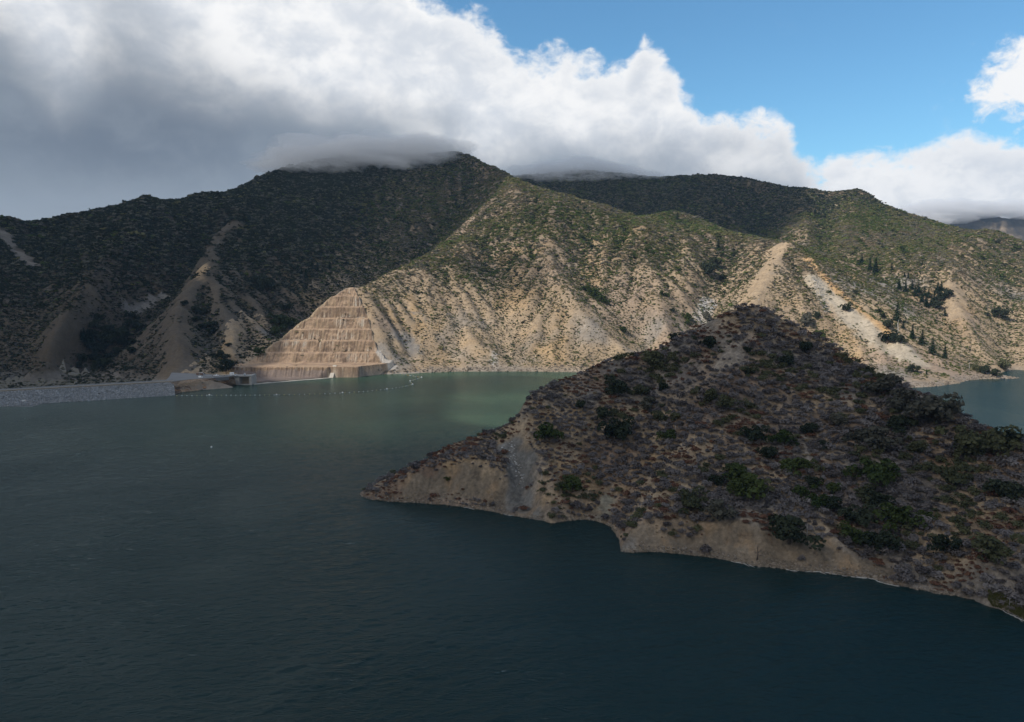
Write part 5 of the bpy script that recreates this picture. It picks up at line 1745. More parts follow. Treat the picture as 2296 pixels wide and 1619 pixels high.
def vehicle(name, loc, rz, label, cat, kind='car', L=4.9, W=1.95, H=1.75):
    e = empty(name, loc, label, cat, rz=rz)

    def loft(secs, mat, nm):
        bm = bmesh.new()
        rings = []
        for (x, y0, z0, z1) in secs:
            rings.append([bm.verts.new(v) for v in ((x, -y0, z0), (x, y0, z0), (x, y0, z0 + (z1 - z0) * 0.6), (x, y0 * 0.88, z1), (x, -y0 * 0.88, z1), (x, -y0, z0 + (z1 - z0) * 0.6))])
        for a, b in zip(rings[:-1], rings[1:]):
            for k in range(6):
                bm.faces.new((a[k], a[(k + 1) % 6], b[(k + 1) % 6], b[k]))
        bm.faces.new(list(reversed(rings[0]))); bm.faces.new(rings[-1])
        return part(nm, bm, mat, e)
    h = W / 2
    loft([(-L / 2, h * 0.9, 0.45, 0.85), (-L / 2 + 0.25, h, 0.32, 0.98), (0, h, 0.30, 1.02), (L / 2 - 0.5, h, 0.32, 0.98), (L / 2, h * 0.88, 0.45, 0.80)], MM['white'], 'body')
    if kind == 'pickup':
        x0, x1 = -0.3, L / 2 - 1.2
    elif kind == 'van':
        x0, x1 = -L / 2 + 0.05, L / 2 - 0.7
    else:
        x0, x1 = -L / 2 + 0.3, L / 2 - 1.3
    c = loft([(x0, h * 0.92, 0.98, H - 0.1), (x0 + 0.25, h * 0.9, 0.98, H), (x1 - 0.5, h * 0.9, 0.98, H), (x1 + 0.25, h * 0.9, 0.98, 1.06)], MM['white'], 'cabin')
    for s in (-1, 1):
        bm = bmesh.new(); box(bm, x0 + 0.35, x1 - 0.45, s * h * 0.86 - 0.03, s * h * 0.86 + 0.05, 1.10, H - 0.22); part('side_window', bm, MM['glass'], e)
        bm = bmesh.new(); box(bm, L / 2 - 0.16, L / 2 + 0.01, s * h * 0.62 - 0.16, s * h * 0.62 + 0.16, 0.62, 0.76); part('headlight', bm, MM['glass'], e)
        for x in (-L * 0.31, L * 0.31):
            bm = bmesh.new()
            bmesh.ops.create_cone(bm, cap_ends=True, segments=14, radius1=0.36, radius2=0.36, depth=0.24, matrix=Matrix.Translation((x, s * (h - 0.1), 0.36)) @ Matrix.Rotation(math.pi / 2, 4, 'X'))
            wl = part('wheel', bm, MM['tyre'], e, True)
            bm = bmesh.new(); bmesh.ops.create_cone(bm, cap_ends=True, segments=10, radius1=0.2, radius2=0.18, depth=0.05, matrix=Matrix.Translation((x, s * (h + 0.02), 0.36)) @ Matrix.Rotation(math.pi / 2, 4, 'X')); part('rim', bm, MM['steel'], wl)
    bm = bmesh.new()
    v = [bm.verts.new(p) for p in ((x1 - 0.43, -h * 0.72, H - 0.08), (x1 - 0.43, h * 0.72, H - 0.08), (x1 + 0.2, h * 0.78, 1.12), (x1 + 0.2, -h * 0.78, 1.12))]
    w_ = [bm.verts.new((q.co.x + 0.03, q.co.y, q.co.z + 0.03)) for q in v]
    bm.faces.new(w_); bm.faces.new(list(reversed(v)))
    for k in range(4):
        bm.faces.new((v[k], v[(k + 1) % 4], w_[(k + 1) % 4], w_[k]))
    part('windscreen', bm, MM['glass'], e)
    return e


vz = PADZ + 0.08
p = PZ(450, 847, vz); vehicle('parked_car', (p[0], p[1], vz), R(-20), 'white car parked alone in the middle of the asphalt pad', 'car', 'car')
p = PZ(528, 842.3, DECK); vehicle('parked_pickup', (p[0], p[1], DECK), R(-70), 'white pickup right of the white container on the gate deck', 'pickup', 'pickup', 5.4, 2.0, 1.9)
p = PZ(548.5, 841.5, DECK); vehicle('parked_van', (p[0], p[1], DECK), R(-78), 'white van parked over the spillway bay', 'van', 'van', 5.0, 2.0, 2.1)
p = PZ(452, 839.6, vz); vehicle('parked_van', (p[0], p[1], vz), R(10), 'white van behind the brown shed at the back of the pad', 'van', 'van', 5.0, 2.0, 2.1)
p = PZ(497, 843.2, vz); vehicle('parked_pickup', (p[0] - 6, p[1] + 1, vz), R(5), 'white pickup beside the low concrete box', 'pickup', 'pickup', 5.2, 1.95, 1.8)


def small_buildings():
    p = PZ(518, 842.6, DECK)
    e = empty('storage_container', (p[0], p[1] + 2.5, DECK), 'white ribbed storage container on the gate deck', 'container')
    bm = bmesh.new(); box(bm, -2.0, 2.0, -1.3, 1.3, 0.15, 3.3, 0.06); part('shell', bm, MM['white'], e)
    for k in range(9):
        bm = bmesh.new(); box(bm, -1.9 + k * 0.47 - 0.06, -1.9 + k * 0.47 + 0.06, -1.38, -1.302, 0.25, 3.15); part('rib', bm, MM['white'], e)
    bm = bmesh.new(); box(bm, -1.9, 1.9, -1.2, 1.2, 0, 0.148); part('skid', bm, MM['steel'], e)
    p = PZ(446, 841.5, vz)
    e = empty('shed', (p[0], p[1] + 1, vz), 'long low brown shed at the back of the pad', 'shed')
    bm = bmesh.new(); box(bm, -3.4, 3.2, 0, 3.0, 0, 2.0, 0.03); part('wall', bm, MM['brown'], e)
    bm = bmesh.new(); box(bm, -3.7, 3.5, -0.3, 3.3, 2.003, 2.25, 0.03); part('roof', bm, MM['brown'], e)
    bm = bmesh.new(); box(bm, -0.5, 0.5, -0.05, -0.004, 0.05, 1.8); part('door', bm, MM['steel'], e)
    p = PZ(499.5, 843.8, vz)
    e = empty('concrete_box', (p[0], p[1] + 1.2, vz), 'low concrete box at the end of the pad beside the gate', 'vault')
    bm = bmesh.new(); box(bm, -2.6, 2.6, 0, 2.2, 0, 1.15, 0.05); part('vault', bm, MM['concrete'], e)
    bm = bmesh.new(); box(bm, -2.8, 2.8, -0.2, 2.4, 1.152, 1.35, 0.03); part('lid', bm, MM['concrete'], e)
    p = PZ(476.6, 847.4, vz)
    e = empty('gauge_post', (p[0], p[1] + 0.8, vz), 'thin grey gauge post at the front edge of the pad', 'post')
    bm = bmesh.new(); tube(bm, [(0, 0, 0), (0, 0, 2.9)], [0.14, 0.1], 8); part('pole', bm, MM['steel'], e)
    bm = bmesh.new(); box(bm, -0.6, 0.6, -0.3, 0.3, 2.3, 3.2, 0.04); part('cabinet', bm, MM['concrete'], e)
    bm = bmesh.new(); box(bm, -0.5, 0.5, -0.5, 0.5, -0.3, 0.2, 0.03); part('footing', bm, MM['concrete'], e)
    p = PZ(468, 844, vz)
    e = empty('pipe_rack', (p[0], p[1] + 1, vz), 'dark stack of pipes lying on the pad', 'pipes')
    for k in range(6):
        bm = bmesh.new(); tube(bm, [(-4.5, 0.35 * k, 0.2 + 0.25 * (k % 2)), (4.5, 0.35 * k, 0.2 + 0.25 * (k % 2))], [0.2, 0.2], 8); part('pipe', bm, MM['steel'], e)


small_buildings()


# ------------------------------------------------------------------ buoys and the log boom
def buoy_meshes():
    bm = bmesh.new()
    prof = [(0.02, -0.75), (0.6, -0.62), (0.98, -0.2), (1.05, 0.15), (0.92, 0.55), (0.55, 0.85), (0.28, 0.98), (0.25, 1.3), (0.02, 1.32)]
    rings = [[bm.verts.new((r_ * math.cos(6.2832 * k / 16), r_ * math.sin(6.2832 * k / 16), z)) for k in range(16)] for (r_, z) in prof]
    for a, b in zip(rings[:-1], rings[1:]):
        for k in range(16):
            bm.faces.new((a[k], a[(k + 1) % 16], b[(k + 1) % 16], b[k]))
    ball = bm_mesh('ball', bm, MM['white'])
    bm = bmesh.new(); tube(bm, [(0, 0, 1.322), (0, 0, 1.5), (0, 0, 1.75)], [0.3, 0.3, 0.1], 10); cap = bm_mesh('cap', bm, MM['red'])
    return ball, cap


BALL, CAPM = buoy_meshes()
BUOYS = [(469.4, 886.2, 'white buoy of the boom nearest the dam'), (620, 885.6, 'second white buoy of the boom from the dam'), (768, 881, 'third white buoy of the boom from the dam'), (867.5, 872.6, 'fourth white buoy of the boom before its bend'),
         (925, 862, 'lower white buoy where the boom doubles back'), (919.5, 854.4, 'upper white buoy where the boom doubles back'), (945, 846.4, 'far right white buoy at the outer corner of the boom'), (474, 1003, 'lone small white buoy in the open water')]
for i, (x, y, lab) in enumerate(BUOYS):
    q = PZ(x, y, 0)
    e = empty('buoy', tuple(q), lab, 'buoy', 'white buoys on the lake')
    s = 0.95 if i < 7 else 0.62
    e.scale = (s, s, s)
    for nm, me in (('ball', BALL), ('cap', CAPM)):
        o = bpy.data.objects.new(nm, me); COL.objects.link(o); o.parent = e


def boom():
    way = [(391, 887.2), (469.4, 886.4), (545, 886.2), (620, 885.8), (700, 884), (768, 881.2), (820, 877.5), (867.5, 872.8), (900, 868), (925, 862.2), (919.5, 854.6), (945, 846.6), (922, 842.3), (898, 838.6)]
    pts = [PZ(x, y, 0.05) for (x, y) in way]
    bm = bmesh.new()
    tube(bm, [tuple(p) for p in dense(pts, 6.0)], [0.06] * len(dense(pts, 6.0)), 4)
    rp = part('boom_rope', bm, MM['rope'])
    rp['label'] = 'thin rope of the float boom across the lake'; rp['category'] = 'rope'
    fm = {}
    for k in ('white', 'yellow', 'orange', 'blue'):
        b2 = bmesh.new(); bmesh.ops.create_icosphere(b2, subdivisions=1, radius=0.5, matrix=Matrix.Diagonal((1.3, 0.8, 0.8, 1)))
        fm[k] = bm_mesh('boom_float', b2, MM[k])
    labs = {'white': 'small white float on the boom rope', 'yellow': 'small yellow float on the boom rope', 'orange': 'small orange float on the boom rope by the far shore', 'blue': 'small blue float on the boom rope by the far shore'}
    s_acc = 0.0
    for i, (a, b) in enumerate(zip(pts[:-1], pts[1:])):
        L = np.linalg.norm(b - a)
        sp = 4.3 if i < 8 else (3.0 if i < 11 else 2.0)
        n = max(1, int(L / sp))
        for k in range(n):
            q = a + (b - a) * (k + 0.5) / n
            c = TR.choice(['white', 'white', 'yellow']) if i < 10 else TR.choice(['orange', 'blue', 'white', 'yellow'])
            o = place_obj('boom_float', fm[c], tuple(q + np.array([0, 0, 0.05])), TR.uniform(0.75, 0.95), math.atan2(b[1] - a[1], b[0] - a[0]))
            o['label'] = labs[c]; o['category'] = 'float'; o['group'] = c + ' floats of the boom'


boom()


# ------------------------------------------------------------------ rocks, driftwood, yuccas, dead wood
def rocks():
    r = np.random.default_rng(51)
    ov0 = [rock_mesh('outcrop_rock', 75 + i, stone_mat('outcrop_stone', (0.20, 0.165, 0.11), (0.42, 0.35, 0.24)) if i == 0 else bpy.data.materials['outcrop_stone'], 0.7) for i in range(4)]
    vs = [rock_mesh('white_rock', 60 + i, ST_WHITE, 0.7) for i in range(4)]
    for i in range(64):
        t = r.uniform(0, 1)
        x = np.interp(t, [0, 0.25, 0.55, 0.8, 1], [1150, 1154, 1162, 1172, 1180]) + r.normal() * 2.4
        y = np.interp(t, [0, 1], [996, 1098]) + r.normal() * 2
        if r.uniform() < 0.35:
            x -= r.uniform(4, 22)
        q = hit(x, y)
        if q is None:
            continue
        s = r.uniform(0.2, 0.6)
        o = place_obj('white_rock', vs[i % 4], (q[0], q[1], q[2] + 0.05), (s * 1.2, s, s * 0.9), r.uniform(0, 6.28))
        o['label'] = 'chalky white rock in the steep gully of the headland'; o['category'] = 'rock'; o['group'] = 'white rocks in the headland gully'
    # white rocks in the gully beyond the lake
    for i in range(34):
        x = r.uniform(1570, 1602) + r.normal() * 3; y = 690 + (x - 1585) * 0.4 + r.normal() * 7 - 8
        q = hit(x, y)
        if q is None:
            continue
        s = r.uniform(1.0, 2.6)
        o = place_obj('pale_boulder', vs[i % 4], tuple(q), (s * 1.3, s, s), r.uniform(0, 6.28))
        o['label'] = 'pale boulder in the rocky gully behind the headland crest'; o['category'] = 'boulder'; o['group'] = 'pale boulders in the rocky gully'
    # pale outcrops high on the right range
    for i in range(46):
        cx_, cy_, sx_, sy_ = [(1842, 452, 9, 12), (1890, 490, 14, 9), (1862, 470, 22, 22)][i % 3]
        q = hit(cx_ + r.normal() * sx_ * 0.6, cy_ + r.normal() * sy_ * 0.6)
        if q is None:
            continue
        s = r.uniform(1.2, 3.4)
        o = place_obj('outcrop_rock', ov0[i % 4], tuple(q), (s * 1.4, s, s * 0.9), r.uniform(0, 6.28))
        o['label'] = 'tan outcrop rock in the scrub high on the right range'; o['category'] = 'rock'; o['group'] = 'outcrop rocks on the right range'
    # orange ledge on the landslide ridge
    ov = [rock_mesh('ledge_block', 70 + i, ST_ORANGE, 0.8) for i in range(4)]
    for i in range(70):
        t = r.uniform(0, 1)
        x = np.interp(t, [0, 0.3, 1], [1812, 1845, 1936]); y = np.interp(t, [0, 0.3, 1], [572, 610, 694]) + r.uniform(1, 7)
        q = hit(x + r.normal() * 2 - 2, y)
        if q is None:
            continue
        s = r.uniform(1.0, 2.4)
        o = place_obj('ledge_block', ov[i % 4], (q[0], q[1], q[2] + 0.3), (s * 1.4, s, s), r.uniform(0, 6.28))
        o['label'] = 'orange block of the rock ledge along the landslide crest'; o['category'] = 'rock'; o['group'] = 'orange ledge blocks on the landslide crest'
    # rubble in the scar and stones along the shores, too small to count
    P3, S3 = [], []
    for i in range(900):
        x = r.uniform(1815, 1862); y = r.uniform(622, 700)
        if abs(x - (1826 + (y - 622) * 0.38)) > 9 + 4 * r.normal():
            continue
        q = hit(x, y)
        if q is not None:
            P3.append(q); S3.append(r.uniform(0.4, 1.2))
    n = len(P3)
    o = scatter('rubble', np.array(P3), np.array(S3)[:, None] * np.array([[1.3, 1, 0.8]]), np.stack([np.zeros(n), np.zeros(n), r.uniform(0, 6.28, n)], 1), r.integers(0, 4, n), [rock_mesh('rubble_stone', 80 + i, ST_WHITE if i % 2 else ST_GREY) for i in range(4)])
    o['label'] = 'loose grey rubble at the top of the landslide scar'; o['category'] = 'rubble'
    P3, S3 = [], []
    for poly, lo, hi, cnt, dep in ((shore, 0.5, 1.9, 2600, 7.0), (fsh, 0.2, 0.75, 2600, 1.6), (fsh, 0.1, 0.45, 3000, 2.9)):
        seg = np.array(dense(poly, 2.0))
        k = r.integers(0, len(seg), cnt)
        x = seg[k, 0] + r.normal(size=cnt) * dep * 0.3; y = seg[k, 1] + np.abs(r.normal(size=cnt)) * dep - dep * 0.25
        z = ground(x, y)
        ok = (z > -0.5) & (z < (7 if dep > 3 else (2.2 if dep < 2 else 9))) & ((x > -215) | (dep < 3))
        P3.append(np.stack([x, y, z], 1)[ok]); S3.append((np.exp(r.normal(size=cnt) * 0.4) * 0.5 * (lo + hi) * 0.8)[ok])
    P3 = np.concatenate(P3); S3 = np.concatenate(S3); n = len(P3)
    o = scatter('shore_stones', P3, S3[:, None] * r.uniform(0.7, 1.4, (n, 3)), np.stack([r.normal(size=n) * 0.3, r.normal(size=n) * 0.3, r.uniform(0, 6.28, n)], 1), r.integers(0, 5, n), [rock_mesh('shore_stone', 90 + i, ST_TAN) for i in range(5)])
    o['label'] = 'stones lying along the waterline of the lake shores'; o['category'] = 'stones'


rocks()


def driftwood():
    r = random.Random(61)
    spots = [(1128 + i * 9, 0) for i in range(2)] + [(1640, 0), (1650, 0), (1658, 0), (1668, 0), (1676, 0), (1760, 0), (1770, 0), (1800, 0), (1822, 0), (1838, 0), (1852, 0), (1866, 0), (1885, 0), (1905, 0), (1918, 0), (1930, 0), (1942, 0), (1952, 0), (1962, 0), (1975, 0), (1990, 0),
                                             (2200, 0), (2212, 0), (2224, 0), (2236, 0), (2246, 0), (2256, 0), (2266, 0), (2275, 0), (2284, 0), (1040, 0), (1052, 0)]
    for i, (x, _) in enumerate(sorted(spots)):
        xs_ = [p[0] for p in F_SHORE]; ys_ = [p[1] for p in F_SHORE]
        y = float(np.interp(x, xs_, ys_)); x2 = x + 10; y2 = float(np.interp(x2, xs_, ys_))
        a, b = PZ(x, y, 0.12), PZ(x2, y2, 0.12)
        L = r.uniform(1.8, 6.0); rad = r.uniform(0.07, 0.2)
        ang = math.atan2(b[1] - a[1], b[0] - a[0]) + r.uniform(-0.35, 0.35)
        bm = bmesh.new()
        pts = [(L * t, 0.12 * math.sin(t * 5 + i), 0.05 + 0.1 * math.sin(t * 3 + i)) for t in (0, 0.3, 0.6, 0.85, 1)]
        tube(bm, pts, [rad, rad * 0.95, rad * 0.8, rad * 0.6, rad * 0.25], 6)
        if r.random() < 0.6:
            tube(bm, [pts[2], (L * 0.75, 0.5, 0.25), (L * 0.85, 0.9, 0.35)], [rad * 0.5, rad * 0.35, rad * 0.1], 5)
        o = part('driftwood_log', bm, MB_PALE, None, True)
        o.location = (a[0] + r.uniform(-0.3, 0.3), a[1] - r.uniform(0.1, 0.9), 0.10); o.rotation_euler = (0, r.uniform(-0.05, 0.05), ang)
        o['label'] = ORD[i] + ' bleached driftwood log from the left along the headland shore'; o['category'] = 'log'; o['group'] = 'driftwood along the headland shore'


driftwood()


def dead_tree(name, px, py, h, label, seed, spread=0.5, mat=None):
    q = hit(px, py)
    if q is None:
        return
    r = random.Random(seed)
    hh = h * np.linalg.norm(q - np.array([0, 0, CAM_Z])) / F_PX
    e = empty(name, tuple(q), label, 'dead tree')
    bm = bmesh.new(); tube(bm, [(0, 0, -0.3), (0.05 * hh, 0, hh * 0.4), (0.02 * hh, 0.03 * hh, hh * 0.75), (0.06 * hh, 0, hh)], [0.035 * hh, 0.026 * hh, 0.016 * hh, 0.004 * hh], 6); part('trunk', bm, mat or MB_PALE, e, True)
    for k in range(9):
        z = r.uniform(0.25, 0.95) * hh; a = r.uniform(0, 6.28); l = spread * hh * r.uniform(0.3, 0.8) * (1.15 - z / hh)
        bm = bmesh.new(); tube(bm, [(0.04 * hh, 0, z), (math.cos(a) * l * 0.5, math.sin(a) * l * 0.5, z + l * 0.25), (math.cos(a + 0.3) * l, math.sin(a + 0.3) * l, z + l * 0.35)], [0.014 * hh, 0.009 * hh, 0.003 * hh], 5); part('branch', bm, mat or MB_PALE, e, True)


dead_tree('snag', 2011, 756, 34, 'bare grey snag below the tall lone conifer', 1, 0.25)
dead_tree('dead_tree', 1808, 1208, 30, 'bare pale dead tree on the rim right of the biggest dark oak', 2, 0.8)
dead_tree('dead_shrub', 1697, 1258, 34, 'grey dead shrub leaning over the water below the bank', 3, 1.1, ML['sage'])
dead_tree('dead_tree', 2172, 832, 16, 'small bare dead tree above the shore of the lake arm', 4, 0.8)
dead_tree('dead_tree', 2262, 1364, 22, 'bare bleached branch at the grassy corner of the shore', 5, 0.9)


def yuccas():
    r = np.random.default_rng(71)
    bm = bmesh.new(); tube(bm, [(0, 0, 0), (0.03, 0, 1.2), (0.08, 0.02, 2.3), (0.1, 0, 3.0)], [0.06, 0.055, 0.11, 0.03], 6); stalk = bm_mesh('stalk', bm, MB_PALE)
    n = 44
    az = r.uniform(0, 6.28, n); el_ = r.uniform(0.2, 1.2, n)
    dv = np.stack([np.cos(az) * np.cos(el_), np.sin(az) * np.cos(el_), np.sin(el_)], 1)
    ros = quads_mesh('rosette', dv * 0.3, np.cross(dv, r.normal(size=(n, 3))), dv, np.full(n, 0.33), np.full(n, 0.05), ML['greyg'])
    for (x, y, s, lab) in [(1702, 679, 0.9, 'left of two pale yucca stalks on the headland summit'), (1707, 681, 1.0, 'right of two pale yucca stalks on the headland summit'), (1640, 816, 1.0, 'pale yucca stalk at the lower edge of the scree'), (1667, 828, 1.2, 'pale yucca stalk right of the scree'), (1655, 838, 1.0, 'pale yucca stalk below the scree'),
                           (1492, 962, 1.2, 'tall pale yucca stalk left of the bare patch'), (1471, 974, 0.9, 'short pale yucca stalk left of the bare patch'), (1514, 970, 1.1, 'pale yucca stalk above the yellow green shrub'), (1542, 954, 1.0, 'pale yucca stalk right of the bare patch'), (1215, 1082, 1.3, 'pale yucca stalk right of the white vein'), (1372, 1030, 1.1, 'pale yucca stalk above the cove'),
                           (1420, 1045, 1.0, 'pale yucca stalk on the grey slope above the cove'), (1500, 870, 1.0, 'pale yucca stalk beside the dark rounded shrub')]:
        q = hit(x, y)
        if q is None:
            continue
        e = empty('yucca', tuple(q), lab, 'yucca', 'yuccas on the headland')
        e.scale = (s, s, s); e.rotation_euler = (0, 0, r.uniform(0, 6.28))
        for nm, me in (('stalk', stalk), ('rosette', ros)):
            o = bpy.data.objects.new(nm, me); COL.objects.link(o); o.parent = e
    q = hit(1701, 676)
    if q is not None:
        e = empty('survey_marker', tuple(q), 'small white survey marker on the headland summit', 'marker')
        bm = bmesh.new(); tube(bm, [(0, 0, -0.2), (0, 0, 2.6)], [0.05, 0.05], 6); part('post', bm, MM['white'], e)
        bm = bmesh.new(); box(bm, -0.22, 0.22, -0.07, -0.052, 1.3, 2.6); part('plate', bm, MM['white'], e)


yuccas()


def shore_grass():
    r = np.random.default_rng(81)
    n = 1700
    x = r.uniform(2215, 2300, n); y = 1352 + (x - 2215) * 0.5 - np.abs(r.normal(size=n)) * 12
    pts = []
    for a, b in zip(x, y):
        v = PZ(a, b, 0.8)
        z = float(ground(v[0], v[1]))
        if 0.1 < z < 4:
            pts.append((v[0], v[1], z))
    pts = np.array(pts); n = len(pts)
    k = 16
    az = r.uniform(0, 6.28, k)
    dv = np.stack([np.cos(az) * 0.35, np.sin(az) * 0.35, np.ones(k)], 1)
    m = leaf_material('grass_blades', (0.10, 0.115, 0.035), (0.19, 0.18, 0.065), 0.3)
    me = quads_mesh('tuft', dv * 0.35, np.cross(dv, r.normal(size=(k, 3))), dv, np.full(k, 0.4), np.full(k, 0.035), m)
    o = scatter('shore_grass', pts, np.ones((n, 3)) * r.uniform(0.7, 1.5, (n, 1)), np.stack([np.zeros(n), np.zeros(n), r.uniform(0, 6.28, n)], 1), np.zeros(n, int), [me])
    o['label'] = 'yellow green grass at the right hand corner of the shore'; o['category'] = 'grass'


shore_grass()

# ------------------------------------------------------------------ broken cloud overhead, whose shadows lie on the lake and the mountains
CLOUD_Z = 1010.0


def to_cloud(p):
    t = (CLOUD_Z - p[2]) / SUN_DIR[2]
    return np.array([p[0] + SUN_DIR[0] * t, p[1] + SUN_DIR[1] * t])


def seen(pts):
    """shadow-edge points traced on the ground, carried up along the sun's rays to the cloud"""
    out = []
    for p in pts:
        if len(p) == 3:
            q = PZ(p[0], p[1], 0.0)                       # on the water
        else:
            q = hit(*p)
            if q is None:
                q = hit(p[0], p[1] + 6)
        out.append(to_cloud(q))
    return out


def cloud_layer():
    h = 26.0
    xs = np.arange(-3300, 900, h); ys = np.arange(-700, 2330, h)
    x, y = np.meshgrid(xs, ys)
    op = np.full(x.shape, 0.905)
    def up(p, dx=0.0, dy=0.0):
        return to_cloud(P(*p) + np.array([dx, dy, 0.0]))
    lit = [up((470, 858, 760), -20), up((500, 846, 800), -50), up((528, 817, 889), -50, 12)] + [up(p, -44, 30) for p in CUT_L[::-1][1:]] + [up(p, -34, 40) for p in SPUR[::-1]] + [up(p, 0, 110) for p in CREST[1:7]] \
        + [to_cloud(P(1500, 468, 1500)), to_cloud(P(1560, 490, 1510)), to_cloud(P(1700, 530, 1440)), to_cloud(P(1770, 500, 1620)), to_cloud(P(1785, 440, 1850)), to_cloud(P(1830, 424, 1900)), to_cloud(P(1930, 420, 1900)), to_cloud(P(2200, 510, 1700)), to_cloud(P(2420, 560, 1500)), to_cloud(P(2900, 650, 1300))] \
        + seen([(2900, 1100, 0), (2400, 1060, 0), (2100, 1010, 0), (1700, 960, 0), (1400, 985, 0), (1240, 985, 0), (1000, 980, 0), (850, 985, 0), (745, 960, 0), (760, 915, 0), (860, 880, 0), (760, 860, 0), (640, 864, 0), (560, 872, 0), (480, 885, 0)])
    wx = x + fbm(x, y, 160, 3, 301) * 34; wy = y + fbm(x, y, 160, 3, 302) * 34
    op[inside_poly(wx, wy, lit)] = 0.0
    for pts, o in (([(975, 585), (1060, 560), (1130, 588), (1200, 620), (1260, 640), (1190, 655), (1080, 622), (1000, 606)], 0.75),
                   ([(1165, 465), (1230, 475), (1310, 512), (1290, 545), (1200, 510)], 0.62),
                   ([(1370, 566), (1440, 550), (1510, 596), (1450, 625), (1390, 604)], 0.55),
                   ([(1560, 545), (1640, 540), (1700, 548), (1640, 575)], 0.35),
                   ([(1900, 600), (2000, 640), (2100, 740), (2000, 690)], 0.30)):
        op[inside_poly(wx, wy, seen(pts))] = o
    # grey streaks on the lit lake
    for pts, o in (([(700, 905, 0), (1000, 905, 0), (1260, 915, 0), (1260, 928, 0), (1000, 922, 0), (700, 925, 0)], 0.8), ([(640, 862, 0), (900, 845, 0), (1250, 858, 0), (1260, 880, 0), (900, 886, 0), (700, 880, 0)], 0.75)):
        op[inside_poly(wx, wy, seen(pts))] = o
    op[(wx < to_cloud(P(560, 750, 960))[0] - 60) & (op > 0.9)] = 0.925
    # thinner over the pale spur left of the terraces
    thin = inside_poly(wx, wy, seen([(385, 830), (395, 700), (455, 580), (520, 640), (560, 800), (500, 835)]))
    op[thin] = 0.80
    op = blur(op, 1)
    op = np.clip(op + fbm(x, y, 420, 3, 303) * 0.05 - 0.02, 0, 0.955)
    # beyond the picture the layer breaks up like the sky in view
    far = np.maximum(sstep(np.abs(x + 1250), 1500, 2000), sstep(-y, 200, 650))
    gaps = sstep(fbm(x, y, 700, 4, 304), -0.15, 0.25)
    op = op * (1 - far) + far * 0.9 * gaps
    op[[0, -1], :] = 0; op[:, [0, -1]] = 0
    thick = 20 + 150 * op * (0.7 + 0.6 * (fbm(x, y, 240, 4, 305) * 0.5 + 0.5))
    zb = CLOUD_Z - 14 * op * (fbm(x, y, 200, 3, 306) * 0.5 + 0.5)
    zt = CLOUD_Z + thick * op
    keep = op > 0.015
    m, nt, out = new_mat('cloud')
    at = nt.new('ShaderNodeAttribute', attribute_name='cover')
    df = nt.new('ShaderNodeBsdfDiffuse', {'Color': (0.86, 0.88, 0.9, 1)})
    tl = nt.new('ShaderNodeBsdfTranslucent', {'Color': (0.86, 0.88, 0.9, 1)})
    mx = nt.new('ShaderNodeMixShader', {0: 0.55, 1: df.outputs[0], 2: tl.outputs[0]})
    tp = nt.new('ShaderNodeBsdfTransparent')
    m2 = nt.new('ShaderNodeMixShader', {0: at.outputs['Fac'], 1: tp.outputs[0], 2: mx.outputs[0]})
    nt.l.new(m2.outputs[0], out.inputs[0])
    a = 1 - np.sqrt(1 - op)
    # closed body: base and top sheet joined along the rim
    ny, nx = x.shape
    q = keep[:-1, :-1] & keep[1:, :-1] & keep[:-1, 1:] & keep[1:, 1:]
    idx = np.arange(nx * ny).reshape(ny, nx)
    fb = np.stack([idx[:-1, :-1][q], idx[1:, :-1][q], idx[1:, 1:][q], idx[:-1, 1:][q]], 1)
    ft = fb[:, ::-1] + nx * ny
    edges = {}
    for f in fb:
        for k in range(4):
            e = (int(f[k]), int(f[(k + 1) % 4]))
            if (e[1], e[0]) in edges:
                del edges[(e[1], e[0])]
            else:
                edges[e] = 1
    N = nx * ny
    side = np.array([(b, a_, a_ + N, b + N) for (a_, b) in edges])
    faces = np.concatenate([fb, ft, side])
    v = np.concatenate([np.stack([x.ravel(), y.ravel(), zb.ravel()], 1), np.stack([x.ravel(), y.ravel(), zt.ravel()], 1)])
    cov = np.concatenate([a.ravel(), a.ravel()])
    used, inv = np.unique(faces, return_inverse=True)
    faces = inv.reshape(-1, 4)
    me = bpy.data.meshes.new('cloud_layer')
    me.vertices.add(len(used)); me.vertices.foreach_set('co', v[used].astype(np.float32).ravel())
    me.loops.add(faces.size); me.loops.foreach_set('vertex_index', faces.astype(np.int32).ravel())
    me.polygons.add(len(faces)); me.polygons.foreach_set('loop_start', np.arange(0, faces.size, 4, dtype=np.int32))
    me.update(calc_edges=True)
    me.polygons.foreach_set('use_smooth', np.ones(len(faces), bool))
    at_ = me.attributes.new('cover', 'FLOAT', 'POINT'); at_.data.foreach_set('value', cov[used].astype(np.float32))
    me.materials.append(m)
    o = bpy.data.objects.new('cloud_layer', me); COL.objects.link(o)
    o['kind'] = 'stuff'; o['label'] = 'broken white cloud layer drifting over the lake'; o['category'] = 'cloud'


cloud_layer()


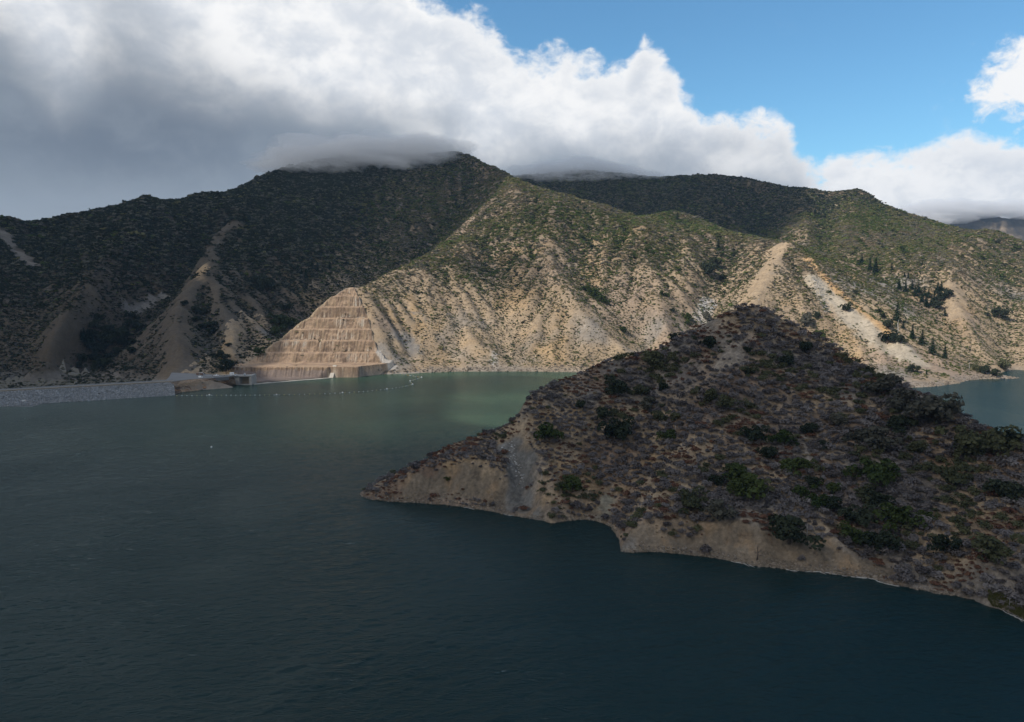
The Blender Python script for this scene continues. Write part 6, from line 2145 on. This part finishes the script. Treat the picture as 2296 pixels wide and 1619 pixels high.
# ------------------------------------------------------------------ mist caught on the summits
def mist():
    m, nt, out = new_mat('mist')
    pv = nt.new('ShaderNodeVolumePrincipled')
    pv.inputs['Color'].default_value = (0.99, 0.99, 1.0, 1)
    pv.inputs['Density'].default_value = 0.013
    pv.inputs['Anisotropy'].default_value = 0.0
    nt.l.new(pv.outputs[0], out.inputs['Volume'])
    spots = [(690, 352, 1735, 120, 70, 30), (780, 342, 1760, 150, 80, 40), (880, 336, 1790, 150, 80, 42), (965, 330, 1810, 95, 60, 30), (640, 366, 1690, 70, 45, 16), (840, 362, 1735, 90, 40, 18), (730, 370, 1700, 80, 36, 14), (930, 352, 1770, 60, 36, 14),
             (1215, 380, 2150, 90, 60, 24), (1290, 374, 2140, 120, 70, 30), (1375, 380, 2130, 110, 60, 24), (1440, 388, 2110, 60, 45, 14), (1250, 394, 2100, 60, 36, 14), (1330, 394, 2090, 70, 36, 13),
             (2140, 462, 4500, 260, 140, 60), (2270, 462, 4520, 200, 120, 50), (2105, 480, 4450, 160, 90, 40)]
    for i, (x, y, d, a, b, c) in enumerate(spots):
        r = np.random.default_rng(900 + i)
        bm = bmesh.new(); bmesh.ops.create_icosphere(bm, subdivisions=4, radius=1.0)
        co = np.array([v.co for v in bm.verts])
        o1, o2 = r.uniform(0, 50, 2)
        k = 1 + 0.45 * fbm(co[:, 0] * 2 + o1, co[:, 1] * 2 + co[:, 2] * 3 + o2, 1.0, 4, 40 + i, 0.6) + 0.25 * fbm(co[:, 0] * 3 + co[:, 2] + o2, co[:, 1] * 3 + o1, 1.0, 3, 60 + i)
        for v, s_ in zip(bm.verts, k):
            v.co = v.co * float(s_)
            v.co.x *= a * 1.15; v.co.y *= b; v.co.z *= c * 1.2 * (1.0 if v.co.z > 0 else 0.8)
        o = part('summit_mist', bm, m, None, True)
        o.location = tuple(P(x, y + 10, d - 25))
        o['kind'] = 'stuff'; o['label'] = 'grey mist clinging to the mountain tops'; o['category'] = 'mist'; o['group'] = 'mist on the summits'


mist()


# ------------------------------------------------------------------ the air between
def haze():
    m, nt, out = new_mat('haze')
    pv = nt.new('ShaderNodeVolumePrincipled')
    pv.inputs['Color'].default_value = (0.46, 0.70, 1.0, 1)
    pv.inputs['Density'].default_value = 3.6e-5
    pv.inputs['Anisotropy'].default_value = 0.05
    nt.l.new(pv.outputs[0], out.inputs['Volume'])
    bm = bmesh.new(); box(bm, -5000, 6000, -1600, 7000, -60, 880)
    o = part('haze', bm, m); o['kind'] = 'stuff'


haze()
